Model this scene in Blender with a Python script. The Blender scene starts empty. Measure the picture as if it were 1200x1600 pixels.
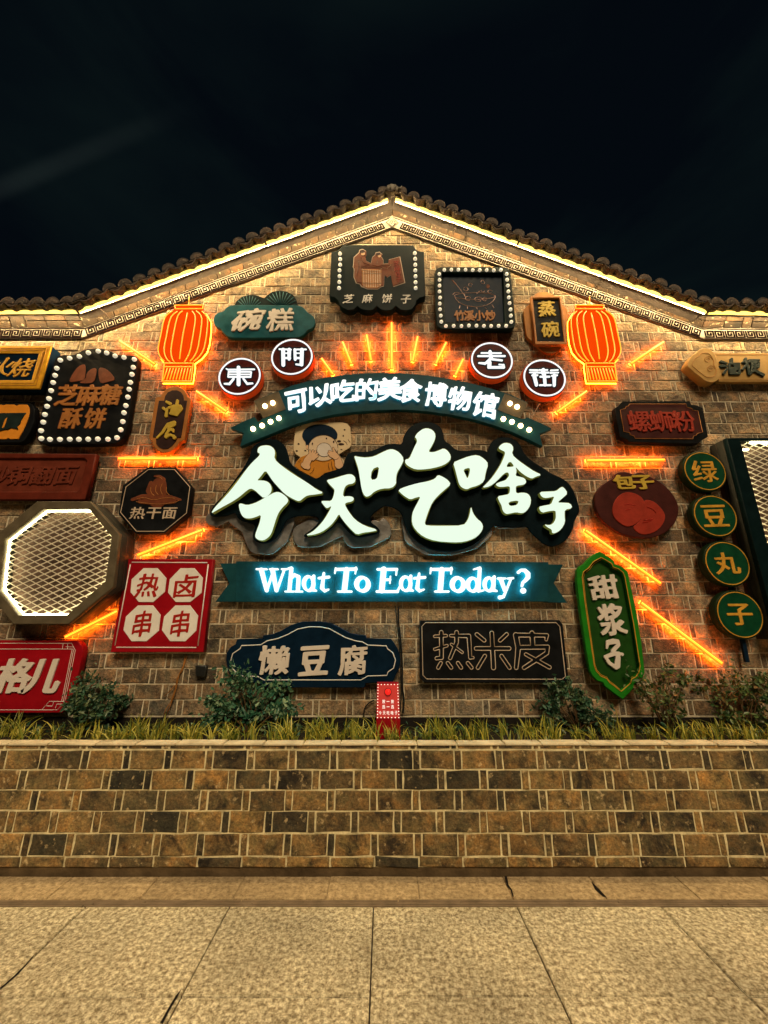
import bpy, bmesh, math, random
import numpy as np
from mathutils import Vector, Matrix, Euler

random.seed(7)
SC = bpy.context.scene
COL = SC.collection

# ------------------------------------------------------------------ camera, sky, light, exposure
FPX, PITCH, EYE = 611.0, math.radians(15.5), 1.72      # focal length in photo pixels (1200 x 1600)
cam_d = bpy.data.cameras.new('camera')
cam = bpy.data.objects.new('camera', cam_d)
COL.objects.link(cam)
cam.location = (0, 0, EYE)
cam.rotation_euler = (math.radians(90) + PITCH, 0, 0)
cam_d.sensor_fit = 'VERTICAL'
cam_d.sensor_height = 24.0
cam_d.lens = 24.0 * FPX / 1600.0
cam_d.clip_start = 0.05
cam_d.clip_end = 400
SC.camera = cam

world = bpy.data.worlds.new('World')
SC.world = world
world.use_nodes = True
wn = world.node_tree
wn.nodes.clear()
w_out = wn.nodes.new('ShaderNodeOutputWorld')
w_bg = wn.nodes.new('ShaderNodeBackground')
w_tc = wn.nodes.new('ShaderNodeTexCoord')
w_map = wn.nodes.new('ShaderNodeMapping')
w_map.inputs['Scale'].default_value = (1.0, 1.0, 3.2)
w_map.inputs['Rotation'].default_value = (0, math.radians(24), 0)
w_no = wn.nodes.new('ShaderNodeTexNoise')
w_no.inputs['Scale'].default_value = 1.9
w_no.inputs['Detail'].default_value = 5
w_no.inputs['Distortion'].default_value = 0.5
w_cr = wn.nodes.new('ShaderNodeValToRGB')
w_cr.color_ramp.elements[0].position = 0.44
w_cr.color_ramp.elements[0].color = (0.0012, 0.0026, 0.0044, 1)
w_cr.color_ramp.elements[1].position = 0.72
w_cr.color_ramp.elements[1].color = (0.0034, 0.0072, 0.0078, 1)
wn.links.new(w_tc.outputs['Generated'], w_map.inputs['Vector'])
wn.links.new(w_map.outputs['Vector'], w_no.inputs['Vector'])
wn.links.new(w_no.outputs['Fac'], w_cr.inputs['Fac'])
# one faint wisp of high cloud low on the left
w_dot = wn.nodes.new('ShaderNodeVectorMath'); w_dot.operation = 'DOT_PRODUCT'
_a = Vector((-600 / FPX, math.cos(PITCH) - (505 / FPX) * math.sin(PITCH), math.sin(PITCH) + (505 / FPX) * math.cos(PITCH)))
_b = Vector((-370 / FPX, math.cos(PITCH) - (602 / FPX) * math.sin(PITCH), math.sin(PITCH) + (602 / FPX) * math.cos(PITCH)))
w_dot.inputs[1].default_value = _a.cross(_b).normalized()
w_abs = wn.nodes.new('ShaderNodeMath'); w_abs.operation = 'ABSOLUTE'
w_mr = wn.nodes.new('ShaderNodeMapRange'); w_mr.interpolation_type = 'SMOOTHERSTEP'
w_mr.inputs['From Min'].default_value = 0.0; w_mr.inputs['From Max'].default_value = 0.020
w_mr.inputs['To Min'].default_value = 1.0; w_mr.inputs['To Max'].default_value = 0.0
w_sx = wn.nodes.new('ShaderNodeSeparateXYZ')
w_mx = wn.nodes.new('ShaderNodeMapRange'); w_mx.interpolation_type = 'SMOOTHSTEP'
w_mx.inputs['From Min'].default_value = -0.28; w_mx.inputs['From Max'].default_value = -0.62
w_mul = wn.nodes.new('ShaderNodeMath'); w_mul.operation = 'MULTIPLY'
w_mu2 = wn.nodes.new('ShaderNodeMath'); w_mu2.operation = 'MULTIPLY'
w_add = wn.nodes.new('ShaderNodeMix'); w_add.data_type = 'RGBA'; w_add.blend_type = 'ADD'
w_add.inputs['B'].default_value = (0.009, 0.012, 0.011, 1)
wn.links.new(w_tc.outputs['Generated'], w_dot.inputs[0])
wn.links.new(w_dot.outputs['Value'], w_abs.inputs[0])
wn.links.new(w_abs.outputs[0], w_mr.inputs['Value'])
wn.links.new(w_tc.outputs['Generated'], w_sx.inputs[0])
wn.links.new(w_sx.outputs['X'], w_mx.inputs['Value'])
wn.links.new(w_mr.outputs['Result'], w_mul.inputs[0]); wn.links.new(w_mx.outputs['Result'], w_mul.inputs[1])
wn.links.new(w_mul.outputs[0], w_mu2.inputs[0]); wn.links.new(w_no.outputs['Fac'], w_mu2.inputs[1])
wn.links.new(w_mu2.outputs[0], w_add.inputs['Factor']); wn.links.new(w_cr.outputs['Color'], w_add.inputs['A'])
wn.links.new(w_add.outputs['Result'], w_bg.inputs['Color'])
wn.links.new(w_bg.outputs['Background'], w_out.inputs['Surface'])
w_bg.inputs['Strength'].default_value = 1.0

# the street's own lighting: one broad warm lamp light from above and behind the viewer
sun_d = bpy.data.lights.new('street_light', 'SUN')
sun = bpy.data.objects.new('street_light', sun_d)
COL.objects.link(sun)
sun_d.energy = 2.9
sun_d.color = (1.0, 0.76, 0.455)
sun_d.angle = math.radians(22)
sun.location = (2, -6, 9)
sun.rotation_euler = (math.radians(44), 0, math.radians(10))

vs = SC.view_settings
vs.view_transform = 'Standard'
vs.look = 'None'
vs.exposure = 0.0
vs.gamma = 1.0
vs.use_curve_mapping = False
SC.cycles.max_bounces = 5
SC.cycles.diffuse_bounces = 3
SC.cycles.glossy_bounces = 3
SC.cycles.sample_clamp_indirect = 4.0
SC.cycles.caustics_reflective = False
SC.cycles.caustics_refractive = False

WY = 3.9          # the big wall's brick face
PY = 3.31         # the planter wall's brick face
CT, ST = math.cos(PITCH), math.sin(PITCH)


def U(px, py, off=0.0, Y=None):
    """Point where the sight line of a photo pixel meets the vertical plane `off` in front of the wall."""
    yp = (WY - off) if Y is None else Y
    u, v = (px - 600) / FPX, (800 - py) / FPX
    dy, dz = CT - v * ST, ST + v * CT
    t = yp / dy
    return (u * t, EYE + dz * t)


def G(px, py):
    u, v = (px - 600) / FPX, (800 - py) / FPX
    dy, dz = CT - v * ST, ST + v * CT
    t = -EYE / dz
    return (u * t, dy * t)


def project(x, y, z):
    dy, dz = y, z - EYE
    f = dy * CT + dz * ST
    up = -dy * ST + dz * CT
    return 600 + FPX * x / f, 800 - FPX * up / f, f


# ------------------------------------------------------------------ materials
def new_mat(name):
    m = bpy.data.materials.new(name)
    m.use_nodes = True
    nt = m.node_tree
    return m, nt, nt.nodes['Principled BSDF']


def M(name, col, rough=0.5, metal=0.0, var=0.25, scale=9.0, bump=0.12, emit=None, es=0.0, coat=0.0, spec=0.12):
    """Painted or plain surface: colour broken by worn, uneven noise, roughness variation and fine relief."""
    m, nt, b = new_mat(name)
    tc = nt.nodes.new('ShaderNodeNewGeometry')
    no = nt.nodes.new('ShaderNodeTexNoise')
    no.inputs['Scale'].default_value = scale
    no.inputs['Detail'].default_value = 6
    no.inputs['Roughness'].default_value = 0.62
    nt.links.new(tc.outputs['Position'], no.inputs['Vector'])
    cr = nt.nodes.new('ShaderNodeValToRGB')
    lo = tuple(c * (1 - var) for c in col)
    hi = tuple(min(1, c * (1 + var)) for c in col)
    cr.color_ramp.elements[0].position = 0.3
    cr.color_ramp.elements[0].color = (*lo, 1)
    cr.color_ramp.elements[1].position = 0.7
    cr.color_ramp.elements[1].color = (*hi, 1)
    nt.links.new(no.outputs['Fac'], cr.inputs['Fac'])
    nt.links.new(cr.outputs['Color'], b.inputs['Base Color'])
    mr = nt.nodes.new('ShaderNodeMapRange')
    mr.inputs['To Min'].default_value = max(0.03, rough - 0.12)
    mr.inputs['To Max'].default_value = min(1.0, rough + 0.14)
    nt.links.new(no.outputs['Fac'], mr.inputs['Value'])
    nt.links.new(mr.outputs['Result'], b.inputs['Roughness'])
    b.inputs['Metallic'].default_value = metal
    b.inputs['Specular IOR Level'].default_value = spec
    if coat:
        b.inputs['Specular IOR Level'].default_value = spec
    if bump:
        n2 = nt.nodes.new('ShaderNodeTexNoise')
        n2.inputs['Scale'].default_value = scale * 7
        n2.inputs['Detail'].default_value = 4
        nt.links.new(tc.outputs['Position'], n2.inputs['Vector'])
        bp = nt.nodes.new('ShaderNodeBump')
        bp.inputs['Strength'].default_value = bump
        bp.inputs['Distance'].default_value = 0.01
        nt.links.new(n2.outputs['Fac'], bp.inputs['Height'])
        nt.links.new(bp.outputs['Normal'], b.inputs['Normal'])
    if emit:
        b.inputs['Emission Color'].default_value = (*emit, 1)
        b.inputs['Emission Strength'].default_value = es
    return m


def MB(name, ramp, mortar_like=False, bump=0.55, stain=0.5, scale=7.0, tint=0.5, scuff=(0.42, 0.35, 0.24)):
    """Brick: each brick draws its own tone, then stains, pale scuffs and a rough surface over it."""
    m, nt, b = new_mat(name)
    L = nt.links
    g = nt.nodes.new('ShaderNodeNewGeometry')
    oi = nt.nodes.new('ShaderNodeObjectInfo')
    ad = nt.nodes.new('ShaderNodeMath'); ad.operation = 'ADD'
    L.new(g.outputs['Random Per Island'], ad.inputs[0]); L.new(oi.outputs['Random'], ad.inputs[1])
    fr = nt.nodes.new('ShaderNodeMath'); fr.operation = 'FRACT'
    L.new(ad.outputs[0], fr.inputs[0])
    cr = nt.nodes.new('ShaderNodeValToRGB')
    el = cr.color_ramp.elements
    el[0].position = ramp[0][0]; el[0].color = (*ramp[0][1], 1)
    el[1].position = ramp[-1][0]; el[1].color = (*ramp[-1][1], 1)
    for p, c in ramp[1:-1]:
        e = el.new(p); e.color = (*c, 1)
    L.new(fr.outputs[0], cr.inputs['Fac'])
    # every brick shifts the texture so no two carry the same stain
    cmb = nt.nodes.new('ShaderNodeCombineXYZ')
    mu = nt.nodes.new('ShaderNodeMath'); mu.operation = 'MULTIPLY'; mu.inputs[1].default_value = 37.0
    L.new(fr.outputs[0], mu.inputs[0]); L.new(mu.outputs[0], cmb.inputs[1])
    va = nt.nodes.new('ShaderNodeVectorMath'); va.operation = 'ADD'
    L.new(g.outputs['Position'], va.inputs[0]); L.new(cmb.outputs[0], va.inputs[1])
    n1 = nt.nodes.new('ShaderNodeTexNoise'); n1.inputs['Scale'].default_value = scale
    n1.inputs['Detail'].default_value = 7; n1.inputs['Roughness'].default_value = 0.68; n1.inputs['Distortion'].default_value = 0.4
    L.new(va.outputs[0], n1.inputs['Vector'])
    c1 = nt.nodes.new('ShaderNodeValToRGB')
    e1 = c1.color_ramp.elements
    e1[0].position = 0.36; e1[0].color = (1 - stain, 1 - stain, 1 - stain * 0.95, 1)
    e1[1].position = 0.72; e1[1].color = (1.75, 1.6, 1.4, 1)
    q = e1.new(0.5); q.color = (0.95, 0.95, 0.95, 1)
    L.new(n1.outputs['Fac'], c1.inputs['Fac'])
    mx = nt.nodes.new('ShaderNodeMix'); mx.data_type = 'RGBA'; mx.blend_type = 'MULTIPLY'
    mx.inputs['Factor'].default_value = 1.0
    L.new(cr.outputs['Color'], mx.inputs['A']); L.new(c1.outputs['Color'], mx.inputs['B'])
    # pale scuffs and lime spots
    nb = nt.nodes.new('ShaderNodeTexNoise'); nb.inputs['Scale'].default_value = scale * 1.7
    nb.inputs['Detail'].default_value = 4; nb.inputs['Distortion'].default_value = 0.8
    vb = nt.nodes.new('ShaderNodeVectorMath'); vb.operation = 'ADD'; vb.inputs[1].default_value = (5.3, 9.1, 2.7)
    L.new(va.outputs[0], vb.inputs[0]); L.new(vb.outputs[0], nb.inputs['Vector'])
    cb = nt.nodes.new('ShaderNodeValToRGB')
    eb = cb.color_ramp.elements
    eb[0].position = 0.36; eb[0].color = (0.45, 0.62, 0.62, 1)
    eb[1].position = 0.70; eb[1].color = (1.45, 1.08, 0.66, 1)
    qb = eb.new(0.5); qb.color = (1, 1, 1, 1)
    L.new(nb.outputs['Fac'], cb.inputs['Fac'])
    mb = nt.nodes.new('ShaderNodeMix'); mb.data_type = 'RGBA'; mb.blend_type = 'MULTIPLY'; mb.inputs['Factor'].default_value = tint
    L.new(mx.outputs['Result'], mb.inputs['A']); L.new(cb.outputs['Color'], mb.inputs['B'])
    mx = mb
    n2 = nt.nodes.new('ShaderNodeTexNoise'); n2.inputs['Scale'].default_value = scale * 3.1
    n2.inputs['Detail'].default_value = 5; n2.inputs['Roughness'].default_value = 0.6
    L.new(va.outputs[0], n2.inputs['Vector'])
    c2 = nt.nodes.new('ShaderNodeValToRGB')
    c2.color_ramp.elements[0].position = 0.60; c2.color_ramp.elements[0].color = (0, 0, 0, 1)
    c2.color_ramp.elements[1].position = 0.69; c2.color_ramp.elements[1].color = (0.7, 0.7, 0.7, 1)
    L.new(n2.outputs['Fac'], c2.inputs['Fac'])
    m2 = nt.nodes.new('ShaderNodeMix'); m2.data_type = 'RGBA'
    L.new(c2.outputs['Color'], m2.inputs['Factor'])
    L.new(mx.outputs['Result'], m2.inputs['A'])
    m2.inputs['B'].default_value = (*scuff, 1)
    n4 = nt.nodes.new('ShaderNodeTexNoise'); n4.inputs['Scale'].default_value = 1.15
    n4.inputs['Detail'].default_value = 6; n4.inputs['Roughness'].default_value = 0.65
    L.new(g.outputs['Position'], n4.inputs['Vector'])
    r4 = nt.nodes.new('ShaderNodeMapRange'); r4.inputs['From Min'].default_value = 0.32; r4.inputs['From Max'].default_value = 0.68
    r4.inputs['To Min'].default_value = 0.66; r4.inputs['To Max'].default_value = 1.28
    L.new(n4.outputs['Fac'], r4.inputs['Value'])
    gr = nt.nodes.new('ShaderNodeMapRange'); gr.inputs['From Min'].default_value = 0.3; gr.inputs['From Max'].default_value = 0.7
    gr.inputs['To Min'].default_value = 0.5; gr.inputs['To Max'].default_value = 1.6
    n5 = nt.nodes.new('ShaderNodeTexNoise'); n5.inputs['Scale'].default_value = 55; n5.inputs['Detail'].default_value = 4; n5.inputs['Roughness'].default_value = 0.7
    L.new(va.outputs[0], n5.inputs['Vector']); L.new(n5.outputs['Fac'], gr.inputs['Value'])
    gm = nt.nodes.new('ShaderNodeMath'); gm.operation = 'MULTIPLY'
    L.new(gr.outputs['Result'], gm.inputs[0]); L.new(r4.outputs['Result'], gm.inputs[1])
    r4 = gm
    s4 = nt.nodes.new('ShaderNodeVectorMath'); s4.operation = 'SCALE'
    L.new(m2.outputs['Result'], s4.inputs[0]); L.new(r4.outputs[0], s4.inputs['Scale'])
    L.new(s4.outputs['Vector'], b.inputs['Base Color'])
    b.inputs['Roughness'].default_value = 0.82
    n3 = nt.nodes.new('ShaderNodeTexNoise'); n3.inputs['Scale'].default_value = 34
    n3.inputs['Detail'].default_value = 6; n3.inputs['Roughness'].default_value = 0.7
    L.new(va.outputs[0], n3.inputs['Vector'])
    hs = nt.nodes.new('ShaderNodeMath'); hs.operation = 'ADD'
    L.new(n3.outputs['Fac'], hs.inputs[0]); L.new(n1.outputs['Fac'], hs.inputs[1])
    bp = nt.nodes.new('ShaderNodeBump'); bp.inputs['Strength'].default_value = bump; bp.inputs['Distance'].default_value = 0.02
    L.new(hs.outputs[0], bp.inputs['Height']); L.new(bp.outputs['Normal'], b.inputs['Normal'])
    return m


def ME(name, col, es, base=None):
    """Something that gives off light."""
    m, nt, b = new_mat(name)
    b.inputs['Base Color'].default_value = (*(base or (0.2, 0.2, 0.2)), 1)
    b.inputs['Roughness'].default_value = 0.5
    b.inputs['Emission Color'].default_value = (*col, 1)
    b.inputs['Emission Strength'].default_value = es
    return m


MT = {}
MT['brick'] = MB('wall_brick', [(0.0, (0.09, 0.068, 0.046)), (0.2, (0.19, 0.135, 0.082)), (0.55, (0.27, 0.19, 0.115)), (0.8, (0.34, 0.25, 0.16)), (1.0, (0.19, 0.16, 0.12))], stain=0.72, scale=6.0, bump=1.0)
MT['pbrick'] = MB('planter_brick', [(0.0, (0.04, 0.036, 0.022)), (0.14, (0.08, 0.062, 0.034)), (0.3, (0.17, 0.115, 0.05)), (0.62, (0.25, 0.165, 0.066)), (0.78, (0.28, 0.178, 0.066)), (0.86, (0.10, 0.082, 0.044)), (1.0, (0.23, 0.155, 0.064))], stain=0.85, scale=6.0, bump=1.0, tint=0.5, scuff=(0.58, 0.44, 0.24))
MT['mortar'] = M('mortar', (0.52, 0.46, 0.35), 0.95, var=0.3, scale=16, bump=0.5)
MT['pmortar'] = M('planter_mortar', (0.60, 0.53, 0.33), 0.95, var=0.4, scale=12, bump=0.5)
MT['plaster'] = M('frieze_plaster', (0.27, 0.25, 0.215), 0.9, var=0.2, scale=7, bump=0.3)
MT['fret'] = M('fret_paint', (0.008, 0.005, 0.005), 0.8, var=0.3, spec=0.0)
MT['tile'] = MB('roof_tile', [(0.0, (0.05, 0.038, 0.032)), (0.5, (0.085, 0.062, 0.05)), (1.0, (0.13, 0.095, 0.075))], stain=0.35, bump=0.4)
MT['roof'] = M('roof_slab', (0.06, 0.05, 0.045), 0.9)
MT['led'] = ME('warm_led_tube', (1.0, 0.68, 0.13), 2.5)
MT['coping'] = M('coping_stone', (0.60, 0.53, 0.38), 0.85, var=0.3, scale=6, bump=0.5)
MT['soil'] = M('planting_soil', (0.022, 0.018, 0.012), 0.98, var=0.4, scale=30, bump=1.0)
MT['neon'] = ME('orange_neon', (1.0, 0.34, 0.014), 1.6, (0.1, 0.03, 0.0))
MT['neon_core'] = ME('orange_neon_core', (1.0, 0.40, 0.02), 2.4)
MT['lant'] = M('lantern_acrylic', (0.12, 0.006, 0.0006), 0.8, var=0.1, bump=0.0, spec=0.0, emit=(1.0, 0.070, 0.001), es=0.80)  # emission stands in for tube light falling on the acrylic
MT['white_lit'] = ME('lit_acrylic', (0.76, 0.95, 0.79), 0.98, (0.1, 0.1, 0.1))
MT['let_side'] = M('letter_side', (0.16, 0.15, 0.03), 0.35, var=0.2, emit=(0.55, 0.62, 0.10), es=0.12)
MT['white_neon'] = ME('white_lit_letter', (0.93, 1.0, 1.0), 1.15, (0.3, 0.3, 0.3))
MT['cyan'] = ME('cyan_backlight', (0.05, 0.80, 0.92), 34.0)
MT['teal'] = M('teal_board', (0.008, 0.050, 0.068), 0.4, var=0.25, spec=.05)
MT['teal2'] = M('teal_panel', (0.006, 0.075, 0.098), 0.35, var=0.3, spec=.08)
MT['dteal'] = M('dark_teal_panel', (0.003, 0.010, 0.012), 0.4, var=0.3, spec=.03)
MT['navy'] = M('navy_board', (0.003, 0.013, 0.032), 0.4, var=0.3, spec=.04)
MT['black'] = M('black_board', (0.008, 0.009, 0.011), 0.4, var=0.4, spec=.04)
MT['plate'] = M('black_back_plate', (0.002, 0.007, 0.011), 0.4, var=0.4, spec=.04)
MT['steel'] = M('brushed_steel', (0.26, 0.25, 0.25), 0.34, 0.75, var=0.45, scale=7, bump=0.25)
MT['dsteel'] = M('dark_steel', (0.06, 0.065, 0.07), 0.4, 0.8, var=0.3)
MT['cream'] = M('cream_letter', (0.60, 0.55, 0.52), 0.5, var=0.08)
MT['white'] = M('white_paint', (0.72, 0.70, 0.70), 0.45, var=0.08)
MT['line'] = M('line_paint', (0.50, 0.40, 0.32), 0.5, var=0.1)
MT['bulb'] = ME('frosted_bulb', (1.0, 0.93, 0.72), 0.42, (0.7, 0.68, 0.6))
MT['bulb_on'] = ME('lit_bulb', (1.0, 0.62, 0.26), 14.0)
MT['disc_side'] = M('orange_red_side', (0.62, 0.07, 0.012), 0.4, var=0.2, emit=(1.0, 0.09, 0.01), es=0.16)
MT['disc_face'] = M('maroon_face', (0.07, 0.010, 0.010), 0.4, var=0.45, scale=14, spec=.05)
MT['ring'] = ME('white_ring', (0.86, 0.94, 1.0), 0.95, (0.3, 0.3, 0.3))
MT['green_d'] = M('deep_green_face', (0.003, 0.045, 0.020), 0.4, var=0.3)
MT['green_s'] = M('dark_green_side', (0.006, 0.02, 0.008), 0.45, var=0.3)
MT['gold'] = M('gold_paint', (0.52, 0.27, 0.035), 0.45, var=0.25)
MT['goldy'] = M('gold_frame', (0.60, 0.30, 0.02), 0.5, 0.2, var=0.3)
MT['ochre'] = M('ochre_letter', (0.44, 0.31, 0.045), 0.5, var=0.2)
MT['orange'] = M('orange_panel', (0.68, 0.25, 0.025), 0.5, var=0.15)
MT['choc'] = M('dark_wood_panel', (0.028, 0.013, 0.012), 0.5, var=0.4)
MT['wood'] = M('stained_wood', (0.36, 0.15, 0.035), 0.5, var=0.3, scale=5)
MT['copper'] = M('copper_letter', (0.33, 0.13, 0.036), 0.45, var=0.2)
MT['rust'] = M('rust_relief', (0.14, 0.038, 0.016), 0.6, var=0.3)
MT['redbrown'] = M('red_brown_board', (0.105, 0.016, 0.008), 0.5, var=0.3)
MT['redbrown2'] = M('carved_red_brown', (0.13, 0.026, 0.014), 0.5, var=0.25)
MT['maroon'] = M('maroon_board', (0.045, 0.009, 0.008), 0.5, var=0.3)
MT['redlet'] = M('brick_red_letter', (0.27, 0.026, 0.014), 0.55, var=0.2)
MT['red'] = M('red_paint', (0.27, 0.004, 0.010), 0.35, var=0.15)
MT['redink'] = M('red_ink', (0.33, 0.012, 0.008), 0.5, var=0.1)
MT['green'] = M('bright_green_frame', (0.012, 0.17, 0.010), 0.4, var=0.2)
MT['green_in'] = M('green_recess', (0.009, 0.05, 0.006), 0.5, var=0.25)
MT['cloudgold'] = M('pale_gold_board', (0.36, 0.22, 0.075), 0.45, var=0.15)
MT['darklet'] = M('slate_letter', (0.012, 0.022, 0.022), 0.4, var=0.3)
MT['cardc'] = M('cream_card', (0.62, 0.50, 0.33), 0.6, var=0.06)
MT['skin'] = M('drawn_skin', (0.62, 0.40, 0.25), 0.6, var=0.06)
MT['shirt'] = M('drawn_shirt', (0.50, 0.20, 0.02), 0.6, var=0.1)
MT['ink'] = M('ink_line', (0.03, 0.012, 0.012), 0.6, var=0.2)
MT['plate_c'] = M('drawn_plate', (0.60, 0.47, 0.34), 0.6, var=0.06)
MT['meshm'] = M('expanded_metal', (0.75, 0.70, 0.60), 0.5, 0.0, var=0.15)
MT['mirror'] = M('satin_back', (0.13, 0.085, 0.065), 0.35, 0.3, var=0.6, scale=9, bump=0.5)
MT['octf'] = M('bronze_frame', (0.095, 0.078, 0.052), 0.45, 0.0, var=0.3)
MT['cable'] = M('black_cable', (0.012, 0.013, 0.014), 0.5)
MT['pcable'] = M('pale_cable', (0.42, 0.30, 0.22), 0.5)
MT['lamp_edge'] = ME('panel_edge_light', (1.0, 0.86, 0.45), 20.0)
MT['redbtn'] = M('red_button', (0.65, 0.01, 0.01), 0.2, var=0.05, emit=(1, 0.03, 0.02), es=0.6, coat=1.0)
MT['boxlit'] = M('button_box_face', (0.42, 0.03, 0.03), 0.4, var=0.1, emit=(1.0, 0.12, 0.08), es=0.14)
MT['dots'] = ME('small_light_dots', (1.0, 0.80, 0.62), 1.6)
MT['txtlit'] = ME('small_lit_text', (1.0, 0.85, 0.72), 0.9)
MT['drain'] = M('slotted_steel', (0.26, 0.20, 0.14), 0.5, 0.3, var=0.3)
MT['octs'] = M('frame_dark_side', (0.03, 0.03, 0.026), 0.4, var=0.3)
MT['holder'] = ME('orange_tube_jacket', (1.0, 0.15, 0.008), 1.7, (0.5, 0.1, 0.01))
MT['rear'] = ME('orange_rear_glow', (1.0, 0.14, 0.006), 80.0)  # added emitter, hidden behind each neon bar
MT['rear_soft'] = ME('lantern_rear_glow', (1.0, 0.14, 0.006), 50.0)  # added emitter, hidden behind each lantern panel
MT['diode'] = ME('led_diodes', (1.0, 0.72, 0.34), 700.0)  # added emitter that washes the wall, far stronger than the visible tube
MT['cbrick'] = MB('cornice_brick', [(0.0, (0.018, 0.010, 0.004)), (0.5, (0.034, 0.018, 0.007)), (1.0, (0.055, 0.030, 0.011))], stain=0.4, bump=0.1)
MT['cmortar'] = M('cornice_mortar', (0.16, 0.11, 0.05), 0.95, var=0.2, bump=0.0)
MT['foot'] = M('footing_brick', (0.09, 0.062, 0.034), 0.9, var=0.5, scale=7, bump=0.6)
MT['drawl'] = M('pale_drawn_line', (0.80, 0.55, 0.52), 0.6, var=0.2)
MT['cyan_soft'] = ME('soft_cyan_backlight', (0.05, 0.80, 0.92), 7.0)
MT['gap'] = M('drain_gap', (0.012, 0.010, 0.009), 0.9)

# ------------------------------------------------------------------ object helpers


def thing(name, label, cat, loc=(0, 0, 0), group=None, kind=None):
    o = bpy.data.objects.new(name, None)
    o.empty_display_size = 0.1
    COL.objects.link(o)
    o.location = loc
    o['label'] = label
    o['category'] = cat
    if group:
        o['group'] = group
    if kind:
        o['kind'] = kind
    return o


def origin_of(o):
    v = Vector((0, 0, 0))
    while o is not None:
        v += o.location
        o = o.parent
    return v


def obj(name, me, parent=None, mat=None):
    """Link a mesh whose vertices are in world coordinates; children are stored relative to their thing."""
    if parent is not None:
        w = origin_of(parent)
        me.transform(Matrix.Translation(-w))
    o = bpy.data.objects.new(name, me)
    COL.objects.link(o)
    if parent is not None:
        o.parent = parent
    if mat is not None:
        me.materials.clear()
        me.materials.append(mat)
    return o


def tag(o, label=None, cat=None, group=None, kind=None):
    if label: o['label'] = label
    if cat: o['category'] = cat
    if group: o['group'] = group
    if kind: o['kind'] = kind
    return o


def plate_mesh(contours, yfront, thick, bevel=0.003):
    """Solid cut-out in a vertical plane: contours are loops of world (x, z); holes by nesting."""
    cu = bpy.data.curves.new('tmp', 'CURVE')
    cu.dimensions = '2D'
    cu.fill_mode = 'BOTH'
    bevel = min(bevel, thick * 0.45)
    cu.extrude = max(thick / 2 - bevel, 0.0001)
    if bevel > 0:
        cu.bevel_depth = bevel
        cu.bevel_resolution = 1
        cu.offset = -bevel
    for c in contours:
        sp = cu.splines.new('POLY')
        sp.points.add(len(c) - 1)
        for p, q in zip(sp.points, c):
            p.co = (q[0], q[1], 0, 1)
        sp.use_cyclic_u = True
    o = bpy.data.objects.new('tmp', cu)
    me = bpy.data.meshes.new_from_object(o)
    bpy.data.objects.remove(o)
    bpy.data.curves.remove(cu)
    n = len(me.vertices)
    co = np.empty(n * 3)
    me.vertices.foreach_get('co', co)
    co = co.reshape(-1, 3)
    allp = np.concatenate([np.array([(q[0], q[1]) for q in c]) for c in contours])
    if bevel > 0 and (co[:, :2].min(0) < allp.min(0) - .004).any() | (co[:, :2].max(0) > allp.max(0) + .004).any():
        return plate_mesh(contours, yfront, thick, 0.0)
    out = np.stack([co[:, 0], yfront + thick / 2 - co[:, 2], co[:, 1]], 1)
    me.vertices.foreach_set('co', out.ravel())
    me.update()
    return me


def mesh_from(verts, faces, smooth=False):
    me = bpy.data.meshes.new('m')
    me.from_pydata([tuple(v) for v in verts], [], faces)
    me.update()
    if smooth:
        me.polygons.foreach_set('use_smooth', [True] * len(me.polygons))
    return me


def tube_mesh(pts, r, segs=6, closed=False, radii=None, into=None):
    """Round tube along world points."""
    P = [Vector(p) for p in pts]
    n = len(P)
    V, F = into if into is not None else ([], [])
    b0 = len(V)
    up = None
    for i in range(n):
        a = P[(i - 1) % n] if (closed or i > 0) else P[i]
        c = P[(i + 1) % n] if (closed or i < n - 1) else P[i]
        d = (c - a)
        if d.length < 1e-9:
            d = Vector((1, 0, 0))
        d.normalize()
        if up is None:
            up = Vector((0, -1, 0)) if abs(d.y) < 0.9 else Vector((0, 0, 1))
        up = up - d * up.dot(d)
        if up.length < 1e-6:
            up = d.orthogonal()
        up.normalize()
        s = d.cross(up)
        rr = radii[i] if radii else r
        for k in range(segs):
            t = 2 * math.pi * k / segs
            V.append(P[i] + up * (math.cos(t) * rr) + s * (math.sin(t) * rr))
    m = n if closed else n - 1
    for i in range(m):
        for k in range(segs):
            a = b0 + i * segs + k
            b = b0 + i * segs + (k + 1) % segs
            c = b0 + ((i + 1) % n) * segs + (k + 1) % segs
            d = b0 + ((i + 1) % n) * segs + k
            F.append((a, b, c, d))
    if not closed:
        F.append(tuple(b0 + k for k in range(segs))[::-1])
        F.append(tuple(b0 + (n - 1) * segs + k for k in range(segs)))
    if into is None:
        return mesh_from(V, F, True)


def box_into(V, F, x0, x1, y0, y1, z0, z1):
    b = len(V)
    V += [(x0, y0, z0), (x1, y0, z0), (x1, y1, z0), (x0, y1, z0), (x0, y0, z1), (x1, y0, z1), (x1, y1, z1), (x0, y1, z1)]
    F += [(b, b + 1, b + 5, b + 4), (b + 1, b + 2, b + 6, b + 5), (b + 2, b + 3, b + 7, b + 6), (b + 3, b, b + 4, b + 7), (b + 4, b + 5, b + 6, b + 7), (b + 3, b + 2, b + 1, b)]


def chaikin(pts, k=1, closed=True):
    for _ in range(k):
        out = []
        n = len(pts)
        for i in range(n if closed else n - 1):
            a, b = pts[i], pts[(i + 1) % n]
            out.append((a[0] * .75 + b[0] * .25, a[1] * .75 + b[1] * .25))
            out.append((a[0] * .25 + b[0] * .75, a[1] * .25 + b[1] * .75))
        pts = out
    return pts


def C(ox, oy, s, pts):
    """Crop coordinates to photo pixels."""
    return [(ox + x / s, oy + y / s) for x, y in pts]


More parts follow.
